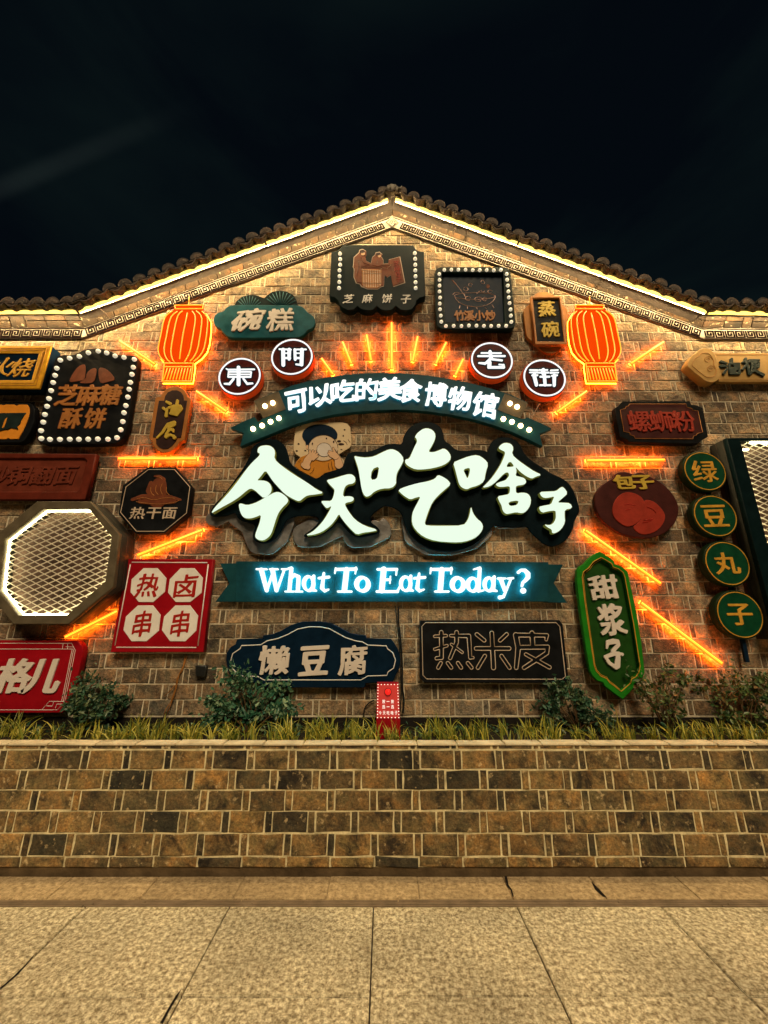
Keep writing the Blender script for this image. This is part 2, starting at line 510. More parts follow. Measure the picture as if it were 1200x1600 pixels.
def UP(pts, off, Y=None):
    return [U(x, y, off, Y) for x, y in pts]


def ellipse(cx, cy, rx, ry, n=48, a0=0, a1=360):
    full = abs(a1 - a0 - 360) < 1e-6
    m = n if full else n + 1
    return [(cx + rx * math.cos(math.radians(a0 + (a1 - a0) * i / n)), cy - ry * math.sin(math.radians(a0 + (a1 - a0) * i / n))) for i in range(m)]


def wcirc(cx, cy, r, n=48):
    return [(cx + r * math.cos(2 * math.pi * i / n), cy + r * math.sin(2 * math.pi * i / n)) for i in range(n)]


# ------------------------------------------------------------------ lettering
def font_contours_all(chars):
    out = {}
    obs = []
    for ch in chars:
        cu = bpy.data.curves.new('t', 'FONT')
        cu.body = ch
        o = bpy.data.objects.new('t', cu)
        COL.objects.link(o)
        obs.append((ch, o, cu))
    dg = bpy.context.evaluated_depsgraph_get()
    for ch, o, cu in obs:
        c = o.to_curve(dg)
        loops = []
        for sp in c.splines:
            if sp.type == 'BEZIER':
                bp = sp.bezier_points
                n = len(bp)
                L = []
                for i in range(n):
                    a, b = bp[i], bp[(i + 1) % n]
                    p0, p1, p2, p3 = a.co, a.handle_right, b.handle_left, b.co
                    straight = (p1 - p0).length < 1e-6 and (p3 - p2).length < 1e-6
                    k = 1 if straight else 5
                    for j in range(k):
                        t = j / k
                        q = p0 * (1 - t) ** 3 + p1 * 3 * t * (1 - t) ** 2 + p2 * 3 * t * t * (1 - t) + p3 * t ** 3
                        L.append((q.x, q.y))
                loops.append(L)
            else:
                loops.append([(p.co.x, p.co.y) for p in sp.points])
        out[ch] = loops
        o.to_curve_clear()
        bpy.data.objects.remove(o)
        bpy.data.curves.remove(cu)
    return out


def sdf_poly(loops, X, Y):
    """Signed distance to even-odd filled loops, negative inside."""
    A, B = [], []
    for L in loops:
        L = np.array(L)
        A.append(L); B.append(np.roll(L, -1, 0))
    A = np.concatenate(A); B = np.concatenate(B)
    P = np.stack([X.ravel(), Y.ravel()], 1)
    d2 = np.full(len(P), 1e9)
    par = np.zeros(len(P), bool)
    for a, b in zip(A, B):
        ab = b - a
        l = ab @ ab
        if l < 1e-14:
            continue
        ap = P - a
        t = np.clip(ap @ ab / l, 0, 1)
        q = ap - t[:, None] * ab
        d2 = np.minimum(d2, q[:, 0] ** 2 + q[:, 1] ** 2)
        if a[1] != b[1]:
            c = ((a[1] > P[:, 1]) != (b[1] > P[:, 1])) & (P[:, 0] < (b[0] - a[0]) * (P[:, 1] - a[1]) / (b[1] - a[1]) + a[0])
            par ^= c
    d = np.sqrt(d2)
    d[par] *= -1
    return d.reshape(X.shape)


def sdf_strokes(strokes, X, Y):
    """Union of strokes; a stroke is a list of (x, y, r)."""
    D = np.full(X.shape, 1e9)
    for st in strokes:
        if len(st) == 1:
            st = [st[0], st[0]]
        for (x0, y0, r0), (x1, y1, r1) in zip(st[:-1], st[1:]):
            dx, dy = x1 - x0, y1 - y0
            l = dx * dx + dy * dy
            t = np.clip(((X - x0) * dx + (Y - y0) * dy) / l, 0, 1) if l > 0 else np.zeros_like(X)
            d = np.hypot(X - x0 - t * dx, Y - y0 - t * dy) - (r0 + (r1 - r0) * t)
            D = np.minimum(D, d)
    return D


def marching(D, xs, ys, level=0.0, minpts=6):
    """Closed loops of the level set of D[j, i] (row j = ys)."""
    D = D - level
    D[np.abs(D) < 1e-9] = 1e-9
    S = D < 0
    H, W = D.shape
    code = S[:-1, :-1] * 1 + S[:-1, 1:] * 2 + S[1:, 1:] * 4 + S[1:, :-1] * 8
    js, is_ = np.nonzero((code > 0) & (code < 15))
    T = {1: [(3, 0)], 2: [(0, 1)], 3: [(3, 1)], 4: [(1, 2)], 5: [(3, 0), (1, 2)], 6: [(0, 2)], 7: [(3, 2)], 8: [(2, 3)], 9: [(2, 0)], 10: [(0, 1), (2, 3)], 11: [(2, 1)], 12: [(1, 3)], 13: [(1, 0)], 14: [(0, 3)]}

    def key(j, i, e):
        return (0, j, i) if e == 0 else (1, j, i + 1) if e == 1 else (0, j + 1, i) if e == 2 else (1, j, i)

    def pos(k):
        t, j, i = k
        if t == 0:
            a, b = D[j, i], D[j, i + 1]
            f = a / (a - b)
            return (xs[i] + f * (xs[i + 1] - xs[i]), ys[j])
        a, b = D[j, i], D[j + 1, i]
        f = a / (a - b)
        return (xs[i], ys[j] + f * (ys[j + 1] - ys[j]))
    nxt = {}
    for j, i in zip(js.tolist(), is_.tolist()):
        for a, b in T[int(code[j, i])]:
            nxt.setdefault(key(j, i, a), []).append(key(j, i, b))
    loops = []
    while nxt:
        s = next(iter(nxt))
        cur = s
        L = []
        while cur in nxt:
            L.append(pos(cur))
            v = nxt[cur]
            q = v.pop()
            if not v:
                del nxt[cur]
            cur = q
            if cur == s:
                break
        if len(L) >= minpts:
            # thin out nearly straight runs
            out = []
            for k, p in enumerate(L):
                if out and k < len(L) - 1:
                    a, b = out[-1], L[(k + 1) % len(L)]
                    ar = abs((p[0] - a[0]) * (b[1] - a[1]) - (p[1] - a[1]) * (b[0] - a[0]))
                    if ar < 0.12 * (xs[1] - xs[0]) * math.hypot(b[0] - a[0], b[1] - a[1]):
                        continue
                out.append(p)
            if len(out) >= 3:
                loops.append(out)
    return loops


CHARS = sorted(set('碗糕芝麻饼子竹溪小炒蒸油梗螺蛳粉火烧糖酥层可以吃的美食博物馆热干面卤串格儿懒豆腐米皮甜浆绿丸包刀削煲按一选今天啥铜翻'))
FONT = font_contours_all(CHARS)
GL = {}


def glyph(ch, bold=0.03, brush=0.0, seed=0, N=110, fit=False):
    """Loops of one character in a unit box, emboldened, with brush-like swelling."""
    k = (ch, bold, brush, seed, fit)
    if k in GL:
        return GL[k]
    L = FONT[ch]
    A = np.concatenate([np.array(l) for l in L])
    mn, mx = A.min(0), A.max(0)
    size = np.maximum(mx - mn, 0.55 if not fit else 0.05)
    c = (mn + mx) / 2
    Ls = [[((x - c[0]) / size[0], (y - c[1]) / size[1]) for x, y in l] for l in L]
    g = np.linspace(-0.64, 0.64, N)
    X, Y = np.meshgrid(g, g)
    rs = random.Random(seed * 77 + ord(ch))
    if brush:
        p = [rs.uniform(0, 6.28) for _ in range(6)]
        Xw = X + brush * 0.3 * np.sin(4 * Y + p[0])
        Yw = Y + brush * 0.3 * np.sin(4 * X + p[2]) - brush * 0.9 * X
    else:
        Xw, Yw = X, Y
    AN = 1.75      # verticals swell more than horizontals, as with a broad brush
    D = sdf_poly([[(x, y * AN) for x, y in l] for l in Ls], Xw, Yw * AN)
    if brush:
        D = D - brush * 0.14 * np.sin(8 * X + 5 * Y + p[4]) - brush * 0.12 * np.sin(-6 * X + 9 * Y + p[5])
        # round the corners a little
        for _ in range(2):
            D[1:-1, 1:-1] = (D[1:-1, 1:-1] * 2 + D[:-2, 1:-1] + D[2:, 1:-1] + D[1:-1, :-2] + D[1:-1, 2:]) / 6
    GL[k] = marching(D, g, g, bold)
    return GL[k]


class Sign:
    def __init__(s, name, label, cat, px, py, off, group=None):
        x, z = U(px, py, off)
        s.off = off
        s.root = thing(name, label, cat, (x, WY - off, z), group)

    def plate(s, name, pts, mat, thick, off=None, bevel=0.004, holes=None, smooth=0, parent=None):
        off = s.off if off is None else off
        cs = [chaikin(pts, smooth) if smooth else pts] + (holes or [])
        cs = [UP(c, off) for c in cs]
        return obj(name, plate_mesh(cs, WY - off, thick, bevel), parent or s.root, MT[mat])

    def loops(s, name, loops_px, mat, thick, off, bevel=0.0015, parent=None):
        cs = [UP(c, off) for c in loops_px]
        return obj(name, plate_mesh(cs, WY - off, thick, bevel), parent or s.root, MT[mat])

    def char(s, ch, cx, cy, w, h, mat, bold=0.03, brush=0.0, rot=0.0, slant=0.0, rise=0.012, base=None, seed=0, name='character', fit=False, bevel=0.0015, parent=None, loops_only=False):
        base = s.off if base is None else base
        off = base + rise
        c = U(cx, cy, off)
        ww = U(cx + w / 2, cy, off)[0] - U(cx - w / 2, cy, off)[0]
        hh = U(cx, cy - h / 2, off)[1] - U(cx, cy + h / 2, off)[1]
        ca, sa = math.cos(math.radians(rot)), math.sin(math.radians(rot))
        L = []
        for l in glyph(ch, bold, brush, seed, fit=fit):
            q = []
            for a, b in l:
                x, z = (a + slant * b) * ww, b * hh
                q.append((c[0] + x * ca - z * sa, c[1] + x * sa + z * ca))
            L.append(q)
        if loops_only:
            return L
        if not L:
            return None
        return obj(name, plate_mesh(L, WY - off, rise + 0.003, min(bevel, rise * 0.4)), parent or s.root, MT[mat])

    def line(s, pts, mat, r=0.004, closed=True, off=None, name='border_line', segs=5, smooth=0, parent=None):
        off = s.off if off is None else off
        if smooth:
            pts = chaikin(pts, smooth, closed)
        w = UP(pts, off)
        return obj(name, tube_mesh([(x, WY - off, z) for x, z in w], r, segs, closed), parent or s.root, MT[mat])

    def lines(s, plist, mat, r=0.003, off=None, name='drawn_lines', closed=False, smooth=0):
        off = s.off if off is None else off
        V, F = [], []
        for pts in plist:
            if smooth and len(pts) > 2:
                pts = chaikin(pts, smooth, closed)
            w = UP(pts, off)
            tube_mesh([(x, WY - off, z) for x, z in w], r, 4, closed, into=(V, F))
        return obj(name, mesh_from(V, F), s.root, MT[mat])

    def bulbs(s, pts, r, mat='bulb', off=None, name='bulb'):
        off = s.off if off is None else off
        me = None
        for px, py in pts:
            x, z = U(px, py, off + r * 0.6)
            if me is None:
                bm = bmesh.new()
                bmesh.ops.create_uvsphere(bm, u_segments=10, v_segments=7, radius=r)
                me = bpy.data.meshes.new('bulb')
                bm.to_mesh(me); bm.free()
                me.polygons.foreach_set('use_smooth', [True] * len(me.polygons))
                me.materials.append(MT[mat])
            o = bpy.data.objects.new(name, me)
            COL.objects.link(o)
            o.parent = s.root
            o.location = Vector((x, WY - off - r * 0.35, z)) - s.root.location


def strokes_loops(strokes, res=0.45, grow=0.0):
    """Strokes in photo pixels -> loops in photo pixels."""
    a = np.array([p for st in strokes for p in st])
    x0, x1 = (a[:, 0] - a[:, 2]).min() - 2 - grow, (a[:, 0] + a[:, 2]).max() + 2 + grow
    y0, y1 = (a[:, 1] - a[:, 2]).min() - 2 - grow, (a[:, 1] + a[:, 2]).max() + 2 + grow
    xs, ys = np.arange(x0, x1, res), np.arange(y0, y1, res)
    X, Y = np.meshgrid(xs, ys)
    return marching(sdf_strokes(strokes, X, Y), xs, ys, grow)


def grow_loops(loops, grow, res=0.6):
    a = np.concatenate([np.array(l) for l in loops])
    m = abs(grow) + 3
    xs, ys = np.arange(a[:, 0].min() - m, a[:, 0].max() + m, res), np.arange(a[:, 1].min() - m, a[:, 1].max() + m, res)
    X, Y = np.meshgrid(xs, ys)
    return marching(sdf_poly(loops, X, Y), xs, ys, grow)


def CS(ox, oy, s, strokes):
    return [[(ox + x / s, oy + y / s, r / s) for x, y, r in st] for st in strokes]

# ------------------------------------------------------------------ brickwork
P_, HX, HH = 0.31, 0.1333, 0.1225      # bond period, course height, brick height
SW, NW = 0.2445, 0.0435                # wide face and narrow face of the bricks


def brick_mesh(w, h, seed, depth=0.03, jit=0.0028, cham=0.005):
    rs = random.Random(seed)
    hw, hh = w / 2, h / 2
    ring = [(-hw, -hh), (-hw * .1, -hh), (hw, -hh), (hw, -hh * .1), (hw, hh), (hw * .15, hh), (-hw, hh), (-hw, hh * .1)]
    j = [(x + rs.uniform(-jit, jit), z + rs.uniform(-jit, jit)) for x, z in ring]
    n = len(j)
    V = [(x, depth, z) for x, z in j] + [(x, cham * rs.uniform(.6, 1.3), z) for x, z in j]
    V += [(x * (1 - cham / hw * rs.uniform(.7, 1.3)), rs.uniform(-.0012, .0012), z * (1 - cham / hh * rs.uniform(.7, 1.3))) for x, z in j]
    F = []
    for r in (0, n):
        for k in range(n):
            F.append((r + k, r + (k + 1) % n, r + n + (k + 1) % n, r + n + k))
    F.append(tuple(range(2 * n, 3 * n)))
    return V, F


STR = [brick_mesh(SW, HH, 10 + i) for i in range(7)]
NAR = [brick_mesh(NW, HH, 50 + i, jit=0.0018) for i in range(5)]


def brick_obj(var, mat, cache, parent, x, y, z, rot=0.0, sx=1.0, name='brick'):
    k = (id(var), mat)
    if k not in cache:
        me = mesh_from(*var)
        me.materials.append(MT[mat])
        cache[k] = me
    o = bpy.data.objects.new(name, cache[k])
    COL.objects.link(o)
    o.parent = parent
    o.location = Vector((x, y, z)) - parent.location
    o.rotation_euler = (0, rot, 0)
    o.scale = (sx, 1, 1)
    return o


class Heap:
    """Joins very many small pieces into one mesh."""
    def __init__(s):
        s.V, s.F = [], []

    def add(s, var, x, y, z, rot=0.0, sx=1.0):
        b = len(s.V)
        c, sn = math.cos(rot), math.sin(rot)
        for vx, vy, vz in var[0]:
            vx *= sx
            s.V.append((x + vx * c + vz * sn, y + vy, z - vx * sn + vz * c))
        for f in var[1]:
            s.F.append(tuple(i + b for i in f))


building = thing('brick_building', 'brick food hall gable wall with tiled eaves, light lined roof edge and fret frieze', 'building', (0, WY, 0.5))
BR = {}
# frieze edge lines in photo pixels
FR_T = [(-160, 511), (133, 511), (613, 336), (1096, 511), (1360, 513)]
FR_B = [(-160, 528), (130, 528), (613, 356), (1099, 530), (1360, 531)]
frb = UP(FR_B, 0.0)


def gable(x):
    for (x0, z0), (x1, z1) in zip(frb[:-1], frb[1:]):
        if x0 <= x <= x1:
            return z0 + (z1 - z0) * (x - x0) / (x1 - x0)
    return frb[0][1] if x < 0 else frb[-1][1]


# px boxes of the larger signs: bricks wholly behind them are never seen
BOXES = [(345, 880, 880, 940), (340, 680, 890, 850), (370, 975, 615, 1070), (660, 970, 885, 1064), (180, 877, 325, 1015), (0, 1002, 118, 1110), (5, 790, 170, 970), (910, 900, 1000, 1060),
         (0, 545, 82, 610), (75, 560, 205, 690), (0, 712, 140, 778), (195, 740, 298, 825), (520, 385, 660, 475), (685, 425, 798, 515), (345, 485, 485, 525), (250, 480, 322, 565), (903, 480, 975, 565), (935, 745, 1050, 830), (440, 600, 790, 640), (968, 632, 1098, 685), (1160, 700, 1300, 900)]
Z0 = 0.889
cands = []
rsb = random.Random(5)
phase0 = {0: U(223, 1107)[0] + 0.0, 1: U(201, 1082)[0], 2: U(182, 1058)[0], 3: U(208, 1033)[0]}
row = 0
z = Z0
while z < 7.2:
    if row in phase0:
        ph = phase0[row]
    else:
        ph = (row % 2) * 0.155 + rsb.uniform(-0.05, 0.05)
    zc = z + HX / 2
    k0 = int(math.floor((-5.9 - ph) / P_))
    k1 = int(math.ceil((5.9 - ph) / P_))
    for k in range(k0, k1):
        xh = ph + k * P_
        for kind, xc in ((1, xh + NW / 2), (0, xh + NW + 0.0105 + SW / 2)):
            if zc - 0.035 > gable(xc):
                continue
            jx, jz = rsb.uniform(-.0022, .0022), rsb.uniform(-.0022, .0022)
            jy = rsb.uniform(-0.004, 0.0015) - (rsb.uniform(0, .005) if rsb.random() < .12 else 0)
            a = rsb.gauss(0, .006)
            px, py, f = project(xc, WY, zc)
            size = 0
            if kind == 0 and -20 < px < 1220 and py < 1130:
                hid = any(b0 + 15 < px < b2 - 15 and b1 + 8 < py < b3 - 8 for b0, b1, b2, b3 in BOXES)
                if not hid:
                    size = abs(project(xc, WY, zc + HH / 2)[1] - project(xc, WY, zc - HH / 2)[1]) * SW / f
            cands.append((size, kind, xc + jx, zc + jz, jy, a, rsb.randrange(7)))
    z += HX
    row += 1
cands.sort(key=lambda c: -c[0])
heap = Heap()
for n_, (size, kind, x, zc, jy, a, v) in enumerate(cands):
    var = STR[v % 7] if kind == 0 else NAR[v % 5]
    if n_ < 300 and size > 0:
        brick_obj(var, 'brick', BR, building, x, WY + jy, zc, a)
    else:
        heap.add(var, x, WY + jy, zc, a)
o = obj('brickwork', mesh_from(heap.V, heap.F), building, MT['brick'])
tag(o, kind='stuff')
for o in bpy.data.objects:
    if o.name.startswith('brick') and o.parent == building and o.name != 'brickwork':
        pass

# solid wall behind the bricks; its face is the mortar
poly = [(-6.0, 0.2)] + [(x, z + 0.28) for x, z in UP([(-160, 511), (133, 511), (613, 336), (1096, 511), (1360, 513)], 0)] + [(6.0, 0.2)]
poly = [(max(-6.0, min(6.0, x)), z) for x, z in poly]
obj('wall', plate_mesh([poly], WY + 0.0055, 0.3, 0.001), building, MT['mortar'])
V, F = [], []
box_into(V, F, -6.0, 6.0, WY + 0.31, 9.5, 0.0, 5.0)
obj('building_body', mesh_from(V, F), building, MT['roof'])
V, F = [], []
box_into(V, F, -6.0, 6.0, WY - 0.012, WY + 0.004, 0.4, Z0 - 0.012)
obj('plinth', mesh_from(V, F), building, MT['gap'])

# frieze: a plaster band between dark lines carrying square spirals
fr = obj('frieze', plate_mesh([UP(FR_T, 0.02) + UP(FR_B, 0.02)[::-1]], WY - 0.02, 0.03, 0.002), building, MT['plaster'])
for off_t, wd in ((0.16, 0.016), (0.97, 0.012)):
    mid = [(a[0] + (b[0] - a[0]) * off_t, a[1] + (b[1] - a[1]) * off_t) for a, b in zip(FR_T, FR_B)]
    w = UP(mid, 0.022)
    V, F = [], []
    for (x0, z0), (x1, z1) in zip(w[:-1], w[1:]):
        b = len(V)
        V += [(x0, WY - .024, z0 - wd / 2), (x1, WY - .024, z1 - wd / 2), (x1, WY - .024, z1 + wd / 2), (x0, WY - .024, z0 + wd / 2)]
        V += [(x0, WY - .019, z0 - wd / 2), (x1, WY - .019, z1 - wd / 2), (x1, WY - .019, z1 + wd / 2), (x0, WY - .019, z0 + wd / 2)]
        F += [(b, b + 1, b + 2, b + 3), (b, b + 4, b + 5, b + 1), (b + 3, b + 2, b + 6, b + 7)]
    obj('frieze_line', mesh_from(V, F), building, MT['fret'])

# square spiral unit, as strips
SP = [(0, 0.95), (0, 0.0), (1.0, 0.0), (1.0, 0.95), (0.30, 0.95), (0.30, 0.34), (0.68, 0.34), (0.68, 0.62)]


def fret_mesh(sz, hgt, wd, flip):
    V, F = [], []
    pts = [((x - .5) * sz * (-1 if flip else 1), (y - .5) * hgt) for x, y in SP]
    for i, ((x0, z0), (x1, z1)) in enumerate(zip(pts[:-1], pts[1:])):
        xa, xb, za, zb = min(x0, x1) - wd / 2, max(x0, x1) + wd / 2, min(z0, z1) - wd / 2, max(z0, z1) + wd / 2
        box_into(V, F, xa, xb, -0.0040 - 0.0003 * i, 0.002, za, zb)
    me = mesh_from(V, F)
    me.materials.append(MT['fret'])
    return me


FM = [fret_mesh(0.094, 0.084, 0.0165, False), fret_mesh(0.094, 0.084, 0.0165, True)]
mid = [(a[0] + (b[0] - a[0]) * 0.58, a[1] + (b[1] - a[1]) * 0.58) for a, b in zip(FR_T, FR_B)]
wm = UP(mid, 0.022)
cnt = 0
for si, ((x0, z0), (x1, z1)) in enumerate(zip(wm[:-1], wm[1:])):
    L = math.hypot(x1 - x0, z1 - z0)
    a = math.atan2(z1 - z0, x1 - x0)
    gap0 = 0.12 if si == 2 else 0.02
    gap1 = 0.12 if si == 1 else 0.02
    n = int((L - gap0 - gap1) / 0.117)
    for k in range(n):
        s = gap0 + (k + 0.5) * (L - gap0 - gap1) / n
        x, zz = x0 + (x1 - x0) * s / L, z0 + (z1 - z0) * s / L
        if abs(x) > 5.2:
            continue
        o = bpy.data.objects.new('fret_motif', FM[k % 2])
        COL.objects.link(o)
        o.parent = fr
        o.location = Vector((x, WY - 0.021, zz)) - building.location
        o.rotation_euler = (0, -a, 0)
        fr_m = None
# diamond plaque at the peak
dm = C(490, 280, 4.8, [(537, 322), (585, 280), (640, 322), (590, 362)])
obj('peak_plaque', plate_mesh([UP(dm, 0.03)], WY - 0.034, 0.02, 0.003), building, MT['plaster'])
V, F = [], []
for q in ([(545, 322), (586, 288), (630, 322), (590, 355), (545, 322)], [(570, 330), (580, 312), (592, 316), (584, 334)], [(596, 312), (612, 318), (600, 332), (614, 338)]):
    tube_mesh([(x, WY - .036, zz) for x, zz in UP(C(490, 280, 4.8, q), 0.036)], 0.0045, 4, into=(V, F))
obj('plaque_drawing', mesh_from(V, F), building, MT['fret'])

# cornice: a course of bricks leaning out from the frieze to the roof edge
LEDP = [(-160, 489), (122, 487), (613, 310), (1104, 488), (1360, 493)]
lw = UP(LEDP, 0.25)                      # light strip path
lc = UP([(x, y + 1) for x, y in LEDP], 0.15)
ft = UP(FR_T, 0.0)
rsc = random.Random(9)
cor = None
top_path = [(x, WY - 0.15, z) for x, z in lc]
bot_path = [(x, WY - 0.022, z + 0.0) for x, z in UP(FR_T, 0.022)]
V, F = [], []
for i in range(4):
    for k in range(40):
        b = len(V)
        for pa, pb, f in ((bot_path[i], bot_path[i + 1], k / 40), (bot_path[i], bot_path[i + 1], (k + 1) / 40), (top_path[i], top_path[i + 1], (k + 1) / 40), (top_path[i], top_path[i + 1], k / 40)):
            p = Vector(pa).lerp(Vector(pb), f)
            V.append((p[0], p[1] + 0.02, p[2] + 0.012))
        F.append((b, b + 1, b + 2, b + 3))
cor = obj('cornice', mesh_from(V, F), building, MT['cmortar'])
for i in range(4):
    b0, b1, t0, t1 = [Vector(p) for p in (bot_path[i], bot_path[i + 1], top_path[i], top_path[i + 1])]
    L = (t1 - t0).length
    n = int(L / 0.165)
    s = 0.0
    while s < L - 0.02:
        ln = rsc.choice((0.235, 0.17, 0.11, 0.2))
        e = min(L, s + ln)
        fa, fb = s / L + 0.0055 / L * 1.0, e / L - 0.0055 / L
        s = e
        for (v0, v1) in ((0.02, 0.46), (0.56, 0.98)) if ln > 0.18 else ((0.02, 0.98),):
            sh = rsc.uniform(-0.25, 0.25) * 0
            q = []
            for f, v in ((fa, v0), (fb, v0), (fb, v1), (fa, v1)):
                a_ = b0.lerp(b1, f)
                c_ = t0.lerp(t1, f)
                q.append(a_.lerp(c_, v) + Vector((0, 0, -0.012 if v0 < .1 else -0.018)) + Vector((0, 0, 0)))
            if abs(q[0].x) > 5.6:
                continue
            qb = [p + Vector((0, .016, .03)) for p in q]
            qi = [p.lerp(sum(q, Vector()) / 4, 0.06) + Vector((0, -.001, -.0025)) for p in q]
            Vb = [tuple(p) for p in qb + q + qi]
            Fb = [(k, (k + 1) % 4, 4 + (k + 1) % 4, 4 + k) for k in range(4)] + [(4 + k, 4 + (k + 1) % 4, 8 + (k + 1) % 4, 8 + k) for k in range(4)] + [(8, 9, 10, 11)]
            me = mesh_from(Vb, Fb)
            me.transform(Matrix.Translation(-building.location))
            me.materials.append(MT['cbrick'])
            o = bpy.data.objects.new('cornice_brick', me)
            COL.objects.link(o)
            o.parent = cor

# roof slab and the row of edge tiles
V, F = [], []
for i in range(4):
    (x0, z0), (x1, z1) = lw[i], lw[i + 1]
    b = len(V)
    for (x, zz), (xm, zm) in (((x0, z0), lc[i]), ((x1, z1), lc[i + 1])):
        V += [(x, WY - 0.27, zz + 0.03), (x, WY - 0.27, zz + 0.05), (x, 9.6, zz + 0.27), (x, 9.6, zm + 0.05), (xm, WY - 0.145, zm + 0.02)]
    for q in range(5):
        F.append((b + q, b + (q + 1) % 5, b + 5 + (q + 1) % 5, b + 5 + q))
roof = obj('roof', mesh_from(V, F), building, MT['roof'])


def half_tile():
    V, F = [], []
    n, R, r = 10, 0.074, 0.060
    for y in (-0.02, 0.34):
        for k in range(n + 1):
            t = math.pi * k / n
            V.append((-R * math.cos(t), y, R * math.sin(t) * 1.12))
        for k in range(n + 1):
            t = math.pi * k / n
            V.append((-r * math.cos(t), y, r * math.sin(t) * 1.12))
    m = n + 1
    for k in range(n):
        F.append((k, k + 1, 2 * m + k + 1, 2 * m + k))
        F.append((m + k, m + k + 1, k + 1, k))
    # end face, set back a little, slightly domed
    b = len(V)
    V.append((0, -0.026, 0.03))
    for k in range(n + 1):
        t = math.pi * k / n
        V.append((-r * math.cos(t) * 1.1, -0.018, r * math.sin(t) * 1.12 * 1.1))
    for k in range(n):
        F.append((b, b + 1 + k, b + 2 + k))
    F.append((b, b + m, b + 1))
    # lip at the foot
    box_into(V, F, -0.085, 0.085, -0.012, 0.06, -0.012, 0.0)
    me = mesh_from([(x, y, z) for x, y, z in V], F)
    me.materials.append(MT['tile'])
    return me


def pan_tile():
    V, F = [], []
    n = 8
    for y in (-0.035, 0.05):
        for dz in (0.0, -0.016):
            for k in range(n + 1):
                t = k / n
                x = (t - .5) * 0.15
                V.append((x, y, 0.006 - 0.040 * math.sin(math.pi * t) + dz))
    m = n + 1
    for k in range(n):
        F.append((k, k + 1, m + k + 1, m + k))                 # front lip
        F.append((2 * m + k, 2 * m + k + 1, k + 1, k))           # top
        F.append((m + k, m + k + 1, 3 * m + k + 1, 3 * m + k))   # underside
    me = mesh_from(V, F)
    me.materials.append(MT['tile'])
    return me


HT, PT = half_tile(), pan_tile()
rst = random.Random(3)
for i in range(4):
    (x0, z0), (x1, z1) = lw[i], lw[i + 1]
    L = math.hypot(x1 - x0, z1 - z0)
    a = math.atan2(z1 - z0, x1 - x0)
    n = int(round(L / 0.172))
    nx, nz = -math.sin(a), math.cos(a)
    for k in range(n):
        for me, du, dn, nm in ((HT, 0.5, 0.060, 'roof_tile'), (PT, 1.0, 0.044, 'drip_tile')):
            s = (k + du) * L / n
            x, zz = x0 + (x1 - x0) * s / L + nx * dn, z0 + (z1 - z0) * s / L + nz * dn
            if abs(x) > 5.4:
                continue
            o = bpy.data.objects.new(nm, me)
            COL.objects.link(o)
            o.parent = roof
            o.location = Vector((x, WY - 0.305 + rst.uniform(-.012, .012), zz + rst.uniform(-.005, .005))) - building.location
            o.rotation_euler = (rst.gauss(0, .04), -a + rst.gauss(0, .08), rst.gauss(0, .06))
# small ridge ornament at the peak
rp = lw[2]
V, F = [], []
def yp(pts, y): return [(rp[0] + a, y, rp[1] + b) for a, b in pts]
tube_mesh(yp([(-.075, .03), (-.05, .085), (-.01, .10), (.03, .09), (.06, .06), (.10, .055), (.115, .10)], WY - .325), .016, 6, into=(V, F), radii=[.01, .02, .024, .024, .018, .014, .006])
tube_mesh(yp([(-.05, .0), (-.045, .06), (0, .075), (.045, .05), (.05, -.01)], WY - .33), .02, 6, into=(V, F))
tube_mesh(yp([(0, .09), (0, -.02)], WY - .325), .03, 8, into=(V, F), radii=[.03, .02])
obj('ridge_ornament', mesh_from(V, F, True), building, MT['plaster'])

# light strips under the tiles
for nm, lab, idx, cut in (('light_strip', 'glowing warm light strip along the roof edge, left of the gable peak', (0, 1, 2), 1), ('light_strip', 'glowing warm light strip along the roof edge, right of the gable peak', (2, 3, 4), 0)):
    pts = [Vector((lw[i][0], WY - 0.25, lw[i][1])) for i in idx]
    if cut:
        pts[-1] = pts[-1].lerp(pts[-2], 0.017)
    else:
        pts[0] = pts[0].lerp(pts[1], 0.012)
    t = thing(nm, lab, 'light strip', pts[1], 'light strips under the roof edge')
    dense = []
    for a_, b_ in zip(pts[:-1], pts[1:]):
        for k in range(12):
            dense.append(a_.lerp(b_, k / 12) + Vector((0, 0, math.sin(k * 2.6 + a_.x) * .003)))
    dense.append(pts[-1])
    obj('light_tube', tube_mesh(dense, 0.020, 6), t, MT['led'])
    obj('diode_row', tube_mesh([p + Vector((0, .028, .008)) for p in dense], 0.0035, 4), t, MT['diode'])  # extra emitter added beside the tube to light the wall below
    for q in range(5, len(dense) - 3, 7):
        obj('tube_joint', tube_mesh([dense[q] - (dense[q + 1] - dense[q]).normalized() * .012, dense[q] + (dense[q + 1] - dense[q]).normalized() * .012], .0215, 6), t, MT['octf'])
    V, F = [], []
    for p in dense:
        V += [(p.x, p.y - .028, p.z + .019), (p.x, p.y + .05, p.z + .019), (p.x, p.y + .05, p.z + .028), (p.x, p.y - .028, p.z + .028)]
    for i in range(len(dense) - 1):
        for q in range(4):
            F.append((i * 4 + q, i * 4 + (q + 1) % 4, i * 4 + 4 + (q + 1) % 4, i * 4 + 4 + q))
    obj('strip_channel', mesh_from(V, F), t, MT['octf'])  # channel shaped as a shield, keeps the strip's light off the tiles

